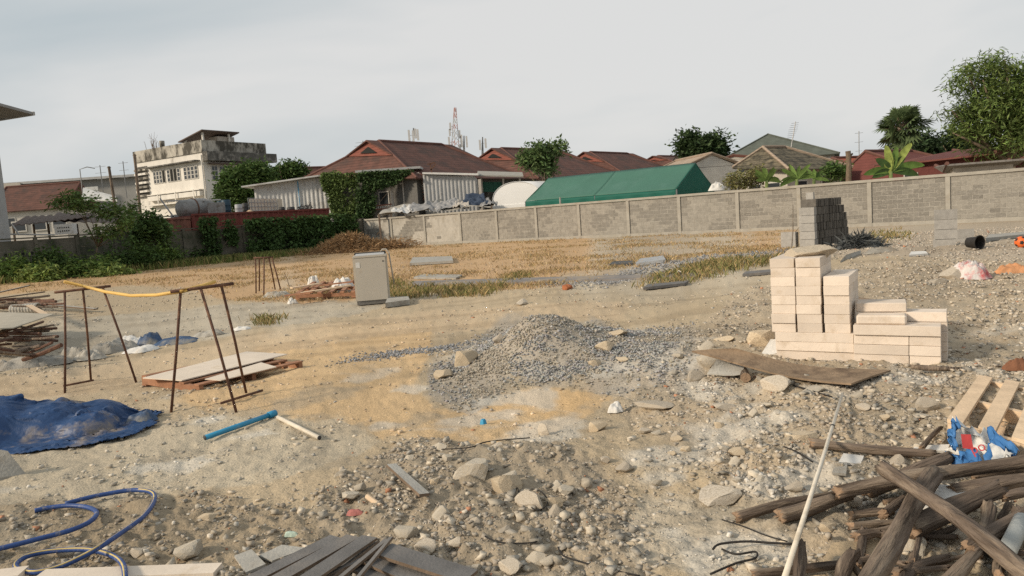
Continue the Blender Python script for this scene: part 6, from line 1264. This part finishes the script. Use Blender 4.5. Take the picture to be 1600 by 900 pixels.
tower('thin antenna mast right of the red and white tower', 725, 245, 212, 135, .2, [(.75, -.4, 2.2), (.7, .5, 2.0)], False)
tower('antenna mast left of the second tiled house', 754, 255, 214, 120, .2, [(.7, -.4, 1.6), (.75, .5, 1.5), (.3, .9, .6), (.35, 1.8, .5)], False)

# ------------------------------------------------------------------ sheds, containers and yard things at the corner
def corr(mb, A, B, zb, zt0, zt1, period, amp, nrm):
    n = max(4, int((B - A).length / period * 4)); A, B = Vector(A), Vector(B); vs = []
    for i in range(n + 1):
        t = i / n; ph_ = (i % 4); off = amp if ph_ in (1, 2) else 0; q = A + (B - A) * t + nrm * off; vs += [(q.x, q.y, zb), (q.x, q.y, zt0 + (zt1 - zt0) * t)]
    mb.add(vs, [(2 * i, 2 * i + 2, 2 * i + 3, 2 * i + 1) for i in range(n)]); return mb
def container(label, px0, px1, off, mtl, zt_=2.82):
    s0, s1 = so_(px0), so_(px1); back = ON if ON.y > 0 else -ON; A = OL + OU * s0 + back * off; B = OL + OU * s1 + back * off; r_ = thing('container', label, 'container', A)
    mb = MB(); corr(mb, A, B, GZ, zt_, zt_, .42, .07, -back); mb.build('side_wall', mtl, r_)
    mb = MB(); mb.box(A + back * .08, B - A, back * 2.3, (0, 0, zt_ - .04 - GZ)); mb.build('body', mtl, r_)
    mb = MB(); mb.beam(Vector((A.x, A.y, zt_)) - back * .05, Vector((B.x, B.y, zt_)) - back * .05, .12, .12); mb.build('top_rail', mtl, r_); return A, B, back
cA, cB, back = container('faded red brown corrugated container left of the creeper', 240, 326, 2.2, m_redm2, 2.75); dA, dB, _ = container('dark red corrugated container behind the creeper covered wall', 329, 546, 2.2, m_redm, 2.95)
# cement mixer tank on the container
tk = thing('mixer_tank', 'grey steel tank with conical end lying above the red container', 'tank', PY(300, 338, 52)); a, b = PY(281, 327, 51), PY(352, 322, 54); d = (b - a).normalized()
m_tank = mat('tank_steel', (.25, .25, .245), .6, .2, 2, .1, 20, spot=(.14, .12, .1), spot_amt=.3, metal=.2); mb = MB(); mb.tube([a, a + d * 1.0, a + d * 1.9, a + d * 2.6], [.55, .68, .66, .38], 20); mb.build('drum', m_tank, tk, True)
mb = MB(); mb.tube([a + d * .95, a + d * 1.05], .70, 20); mb.build('band', m_rust, tk); mb = MB(); mb.box(a + Vector((1.9, 0, -.6)), (.9, .2, 0), (0, .6, 0), (0, 0, .9)); mb.build('end_box', m_tank, tk)
for (p, q) in ((PY(258, 314, 52), PY(345, 312, 52)), (PY(250, 310, 52), PY(272, 340, 52)), (PY(333, 322, 52), PY(345, 338, 52)), (PY(258, 338, 52), PY(345, 340, 52))): mb = MB(); mb.beam(p, q, .08, .08); mb.build('frame_bar', m_galv, tk)
def drum(label, px, yb, wpx, hpx, Y, mtl): 
    p = PY(px, yb, Y); r0 = wpx * Y / F / 2; h_ = hpx * Y / F; r_ = thing('barrel', label, 'barrel', p); mb = MB(); ks = [0, .02, .32, .35, .38, .65, .68, .71, .98, 1]; rs = [.94, 1, 1, 1.05, 1, 1, 1.05, 1, 1, .94]; mb.tube([p + Vector((0, 0, h_ * k)) for k in ks], [r0 * q for q in rs], 16); mb.build('body', mtl, r_, True); mb = MB(); mb.tube([p + Vector((0, 0, h_)), p + Vector((0, 0, h_ + .03))], r0 * .85, 16); mb.build('lid', mtl, r_)
m_bluebar = mat('blue_barrel', (.02, .05, .075), .5, .15, 3)
drum('dark blue barrel left of the silver barrel', 355, 337, 14, 24, 55, m_bluebar); drum('second dark blue barrel behind the first', 347, 337, 12, 22, 56, m_bluebar); drum('silver barrel beside the caged tank', 374, 337, 11, 17, 54.5, m_galv); drum('dark barrel left of the caged tank', 384, 334, 9, 16, 56, m_dark); drum('small dark tub right of the caged tank', 441, 333, 9, 9, 57, m_dark); drum('dark low tub further right of the caged tank', 455, 333, 12, 9, 57, m_dark)
ib = thing('caged_tank', 'white plastic tank in a wire cage on the red container', 'tank', PY(412, 336, 56)); a, b = PY(390, 336, 56), PY(435, 335, 57.5); h_ = 26 * 56 / F; mb = MB(); mb.box(a + Vector((.05, .05, .03)), b - a - Vector((.1, 0, 0)), (0, 1.4, 0), (0, 0, h_ - .08)); mb.build('bottle', mat('tank_plastic', (.62, .55, .45), .7, .06, 3, .05, 20), ib)
for k in range(10): q = a + (b - a) * (k / 9) - Vector((0, .03, 0)); mb = MB(); mb.tube([q, q + Vector((0, 0, h_))], .022, 4); mb.build('cage_bar', m_galv, ib)
for k in range(5): mb = MB(); z = Vector((0, -.03, h_ * k / 4)); mb.tube([a + z, b + z], .022, 4); mb.build('cage_bar', m_galv, ib)
p = PY(391, 337, 54); mb = MB(); mb.tube([p, p + Vector((0, 0, .3)), p + Vector((0, 0, .42))], [.36, .26, .05], 12); tag(mb.build('heap_cone', mat('tan_sack', (.50, .36, .24), .9)), 'tan cone shaped sack left of the caged tank', 'sack')
g = random.Random(6); sf = thing('scrap_frame', 'tangle of thin dark metal chair frames before the white shed', 'scrap', PY(475, 332, 59))
for k in range(16): p = PY(g.uniform(463, 490), g.uniform(322, 331), 59); q = PY(g.uniform(463, 492), g.uniform(316, 331), 59); mb = MB(); mb.tube([p, q], .035, 5); mb.build('bar', m_dark, sf)
# white corrugated shed with lean-to roof
A = PY(401, 330, 63); B = PY(520, 330, 63); sw = thing('white_shed', 'white corrugated shed with sloping roof left of the ivy', 'shed', Vector((A.x, A.y, GZ))); mb = MB(); zl, zr = PY(401, 291, 63).z, PY(520, 275, 63).z; corr(mb, Vector((A.x, 63, 0)), Vector((B.x, 63, 0)), GZ, zl, zr, .36, .05, Vector((0, -1, 0))); mb.build('wall', m_whcorr, sw)
mb = MB(); mb.box((A.x, 63.02, GZ), (0, 6, 0), (-.05, 0, 0), (0, 0, zl - GZ - .2)); mb.build('wall', m_whcorr, sw); e0, e1 = PY(377, 293, 62.3), PY(522, 272, 62.3); mb = MB(); mb.box(e0, e1 - e0, (0, 7, 0), (0, 0, .12)); mb.build('roof', m_whcorr, sw)
mb = MB(); p = PY(465, 283, 62.9); mb.tube([Vector((p.x, 62.88, GZ)), Vector((p.x, 62.88, p.z))], .04, 6); mb.build('blue_pipe', m_bluepipe, sw)
# ivy grown porch
pr = thing('ivy_porch', 'open dark porch with pale posts under the tiled house', 'porch', base_at(600, 61)); e0, e1 = PY(555, 270, 60), PY(657, 263, 60); mb = MB(); mb.box(e0, e1 - e0, (0, 5, 0), (0, 0, .18)); mb.build('roof', m_gcorr, pr)
for px in (610, 629, 648): p = PY(px, 270, 60.4); mb = MB(); mb.beam(Vector((p.x, p.y, p.z + .1)), Vector((p.x, p.y, GZ)), .2, .2); mb.build('post', m_bwall, pr)
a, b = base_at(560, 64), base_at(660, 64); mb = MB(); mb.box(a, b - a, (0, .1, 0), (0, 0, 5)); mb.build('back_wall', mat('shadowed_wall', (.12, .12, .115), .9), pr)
mb = MB(); p, q = PY(584, 322, 60.2), PY(612, 319, 60.2); mb.beam(p, q, .1, .1); mb.beam(p - Vector((0, 0, .3)), q - Vector((0, 0, .3)), .1, .1); mb.build('railing', m_redm2, pr)
for k in range(9): q = p + (PY(612, 319, 60.2) - p) * (k / 8); mb = MB(); mb.beam(q, q - Vector((0, 0, .32)), .08, .05); mb.build('railing_slat', m_wfr, pr)
g = random.Random(8)      # red openwork screen
for k in range(26): px = 651 + g.random() * 11; py = g.uniform(272, 316); c = PY(px, py, 59.9); mb = MB(); s_ = g.uniform(.2, .36); mb.tube([c + Vector((math.cos(t) * s_ * .5, 0, math.sin(t) * s_ * .6)) for t in np.linspace(0, 6.28, 6)], .045, 4); mb.build('lattice_ring', m_redm2 if k % 3 else m_wfr, pr)
creeper('ivy_curtain', 'ivy hanging like a curtain over the white shed end', [(PY(522, 335, 61.8), PY(562, 345, 61.0), PY(560, 270, 61.0), PY(504, 272, 61.8), .5, .7), (PY(510, 300, 61.8), PY(530, 300, 61.6), PY(530, 268, 61.6), PY(500, 272, 61.8), .5, .2)], 6500, .24, (.115, .165, .05), 84)
creeper('ivy_curtain', 'darker ivy over the porch roof and its left side', [(PY(560, 340, 60.0), PY(586, 342, 60.0), PY(590, 272, 60.0), PY(560, 270, 60.0), .5, .6), (PY(586, 296, 59.8), PY(612, 290, 59.8), PY(650, 266, 59.8), PY(570, 268, 59.8), .4, .4)], 5200, .24, (.058, .10, .033), 85)
# grey corrugated shed with white roof edge
A = PY(664, 318, 59); B = PY(745, 313, 59); gs = thing('grey_shed', 'grey corrugated shed with white roof edge beside the porch', 'shed', Vector((A.x, A.y, GZ))); mb = MB(); z0, z1_ = PY(664, 273, 59).z, PY(745, 275, 59).z; corr(mb, Vector((A.x, 59, 0)), Vector((B.x, 59, 0)), GZ, z0, z1_, .30, .05, Vector((0, -1, 0))); mb.build('wall', m_gcorr, gs)
mb = MB(); e0, e1 = PY(660, 272, 58.6), PY(747, 274, 58.6); mb.box(e0, e1 - e0, (0, 5, .3), (0, 0, .14)); mb.build('roof', m_white, gs); mb = MB(); mb.box((B.x, 59.02, GZ), (.05, 0, 0), (0, 4.5, 0), (0, 0, z1_ - GZ - .1)); mb.build('wall', m_gcorr, gs); mb = MB(); p = PY(749, 280, 58.9); mb.beam(Vector((p.x, p.y, p.z)), Vector((p.x, p.y, GZ)), .22, .2); mb.build('post', m_bwall, gs)
vr = thing('veranda', 'low veranda with green screen right of the grey shed', 'veranda', base_at(790, 63)); mb = MB(); e0, e1 = PY(745, 275, 62), PY(818, 277, 62); mb.box(e0, e1 - e0, (0, 3, .5), (0, 0, .1)); mb.build('roof', m_greyboard, vr); mb = MB(); p, q = PY(753, 300, 63.2), PY(785, 300, 63.2); mb.box(p, q - p, (0, .05, 0), (0, 0, .85)); mb.build('green_screen', mat('green_net', (.03, .10, .07), .8), vr)
for px in (752, 786, 812): p = PY(px, 278, 62.8); mb = MB(); mb.beam(p, Vector((p.x, p.y, GZ)), .15, .15); mb.build('post', m_bwall, vr)
mb = MB(); a, b = base_at(745, 66), base_at(830, 66); mb.box(a, b - a, (0, .1, 0), (0, 0, 4)); mb.build('back_wall', m_blackc, vr)
# debris roof with tarps behind the wall corner
dr = thing('debris_roof', 'low junk roof of old sheets behind the wall corner', 'shed', base_at(690, 56)); mb = MB(); q = [PY(592, 334, 55), PY(768, 321, 52), PY(765, 312, 57), PY(610, 322, 59)]; mb.shell(lambda u, v: (q[0] * (1 - u) + q[1] * u) * (1 - v) + (q[3] * (1 - u) + q[2] * u) * v + Vector((0, 0, .1 * math.sin(u * 17 + v * 5))), 30, 6, (0, 0, -.06)); mb.build('roof_sheet', m_greyboard, dr)
for k in (0, 1, 2, 3): mb = MB(); mb.beam(q[k], Vector((q[k].x, q[k].y, GZ)), .12, .12); mb.build('post', m_bark, dr)
def crumple_up(name, px, py, Y, wx, hh, mtl, label, seed):
    w_ = wx * F / Y * .72; h_ = hh * F / Y * 1.1; o = fold_sheet([PY(px - w_, py + 3, Y - .8), PY(px + w_, py + 1, Y - .9), PY(px + w_ * .8, py - h_ * .75, Y + 1.4), PY(px - w_ * .85, py - h_ * .6, Y + 1.5)], 22, 16, .5, seed).build(name, mtl, smooth=True); return tag(o, label, 'tarpaulin')
m_dktarp = mat('navy_tarp', (.03, .045, .075), .7, .3, 4, .3, 20); m_grtarp = mat('grey_tarp', (.23, .225, .22), .8, .35, 4, .3, 20, rnd=.2)
for a in ((628, 330, 54, 1.2, .45, m_whcorr, 'pale sheet lump at the left of the junk roof', 90), (664, 326, 54, 1.5, .6, m_grtarp, 'grey crumpled tarp on the junk roof', 91), (700, 324, 54, 1.3, .7, m_grtarp, 'dark grey tarp heap in the middle of the junk roof', 92), (742, 318, 54, 1.3, .9, m_dktarp, 'navy tarp bundle before the white vault', 93), (720, 322, 53.4, .8, .5, m_bwall, 'pale board lump beside the navy tarp', 94), (764, 320, 53, .9, .4, m_grtarp, 'grey sheet at the foot of the white vault', 95)): crumple_up('tarp_heap', *a)
mb = MB(); mb.beam(PY(590, 338, 55), PY(690, 312, 57), .12, .12); tag(mb.build('timber_rail', m_greyboard), 'long grey timber sloping up over the junk roof', 'timber')
rs_ = thing('red_bracket', 'rusty metal bracket standing on the grey shed roof', 'bracket', PY(674, 271, 59))
for (a, b) in (((675, 271), (672, 256)), ((668, 257), (680, 254)), ((673, 266), (681, 256))): mb = MB(); mb.beam(PY(*a, 59), PY(*b, 59), .1, .1); mb.build('bar', m_rust, rs_)
# white vault
m_vault = mat('white_membrane', (.74, .735, .72), .6, .04, 1, .05, 10); wv_ = thing('white_vault', 'white rounded membrane shelter left of the green tent', 'shelter', base_at(806, 53)); cv = PY(808, 319, 57); vdir = Vector((.63, .776, 0)); udir = Vector((.95, -.31, 0)); RV = 41 * 57 / F
mb = MB(); mb.shell(lambda u, v: Vector((cv.x, cv.y, cv.z)) + udir * (-math.cos(u * math.pi) * RV) + Vector((0, 0, math.sin(u * math.pi) ** .75 * 35 * 57 / F)) + vdir * (v * 6), 24, 4, (0, 0, -.03)); mb.build('membrane', m_vault, wv_, True)
mb = MB(); mb.prism([Vector((cv.x, cv.y, cv.z)) + vdir * .05 + udir * (-math.cos(t) * RV * .985) + Vector((0, 0, math.sin(t) ** .75 * 34.4 * 57 / F)) for t in np.linspace(0, math.pi, 20)], vdir * .05); mb.build('end_panel', m_vault, wv_); mb = MB(); mb.box(Vector((cv.x, cv.y, GZ)) - udir * RV, udir * 2 * RV, vdir * 6, (0, 0, cv.z - GZ)); mb.build('side_wall', m_vault, wv_)
# green tent
m_tent = mat('green_canvas', (.047, .135, .098), .6, .10, .5, .15, 3, spot=(.065, .155, .12), spot_amt=.3, spot_scale=.35, spec=.4); m_tentd = mat('green_valance_gable_shade', (.006, .095, .068), .7, .1, 1, .1, 10)
FR, FL, AR, AL, BR = PY(1057, 295, 45), PY(821, 314, 53), PY(1087, 254, 47), PY(857, 278, 55), PY(1116, 293, 49); BL = FL + (BR - FR); BL.z = FL.z
tn = thing('green_tent', 'long green canvas tent with ridge roof behind the wall', 'tent', Vector((FR.x, FR.y, GZ)))
def sag(A, B, C_, D, amt, n1=24, n2=10): 
    mb = MB(); mb.shell(lambda u, v: (A * (1 - u) + B * u) * (1 - v) + (D * (1 - u) + C_ * u) * v + Vector((0, 0, -amt * math.sin(v * math.pi) * (.6 + .4 * abs(math.sin(u * math.pi * 2))))), n1, n2, (0, 0, -.02)); return mb
M1, M2 = (FL + FR) / 2, (AL + AR) / 2; 
sag(FL, M1, M2, AL, .10).build('roof_panel', m_tent, tn, True); sag(M1, FR, AR, M2, .10).build('roof_panel', m_tent, tn, True); sag(BL, BR, AR, AL, .1).build('roof_panel', m_tent, tn, True)
mb = MB(); mb.prism([FR + Vector((-.03, 0, -.5)), BR + Vector((-.03, 0, -.5)), BR + Vector((-.03, 0, 0)), AR + Vector((-.03, 0, -.03)), FR + Vector((-.03, 0, 0))], (-.03, .02, 0)); mb.build('gable_panel', m_tentd, tn); mb = MB(); mb.prism([FL, BL, AL], (.03, 0, 0)); mb.build('gable_panel', m_tentd, tn)  # gables share the valance's darker green: their shaded side put into colour
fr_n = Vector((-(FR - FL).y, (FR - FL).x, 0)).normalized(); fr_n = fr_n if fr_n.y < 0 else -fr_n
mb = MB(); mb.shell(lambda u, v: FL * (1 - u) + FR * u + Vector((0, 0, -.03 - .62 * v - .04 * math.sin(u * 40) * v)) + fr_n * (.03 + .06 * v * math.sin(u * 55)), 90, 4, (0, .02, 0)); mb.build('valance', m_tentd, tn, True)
for p in (FL, M1, FR, BL, BR): mb = MB(); mb.tube([Vector((p.x, p.y, GZ)), p - Vector((0, 0, .03))], .05, 6); mb.build('pole', m_metal, tn)
p = PY(1120, 290, 46); o = crumple('white_cloth', p.x, p.y, .5, .3, .5, m_white, 'white cloth hanging at the right end of the tent', 'cloth', 97, 14); o.location.z = p.z - .3
for px, Y in ((875, 49), ): p = PY(px, 316, Y); mb = MB(); mb.tube([Vector((p.x, Y, GZ)), PY(px, 308, Y)], .06, 6); tag(mb.build('short_post', m_greyboard), 'short grey post before the tent valance', 'post')
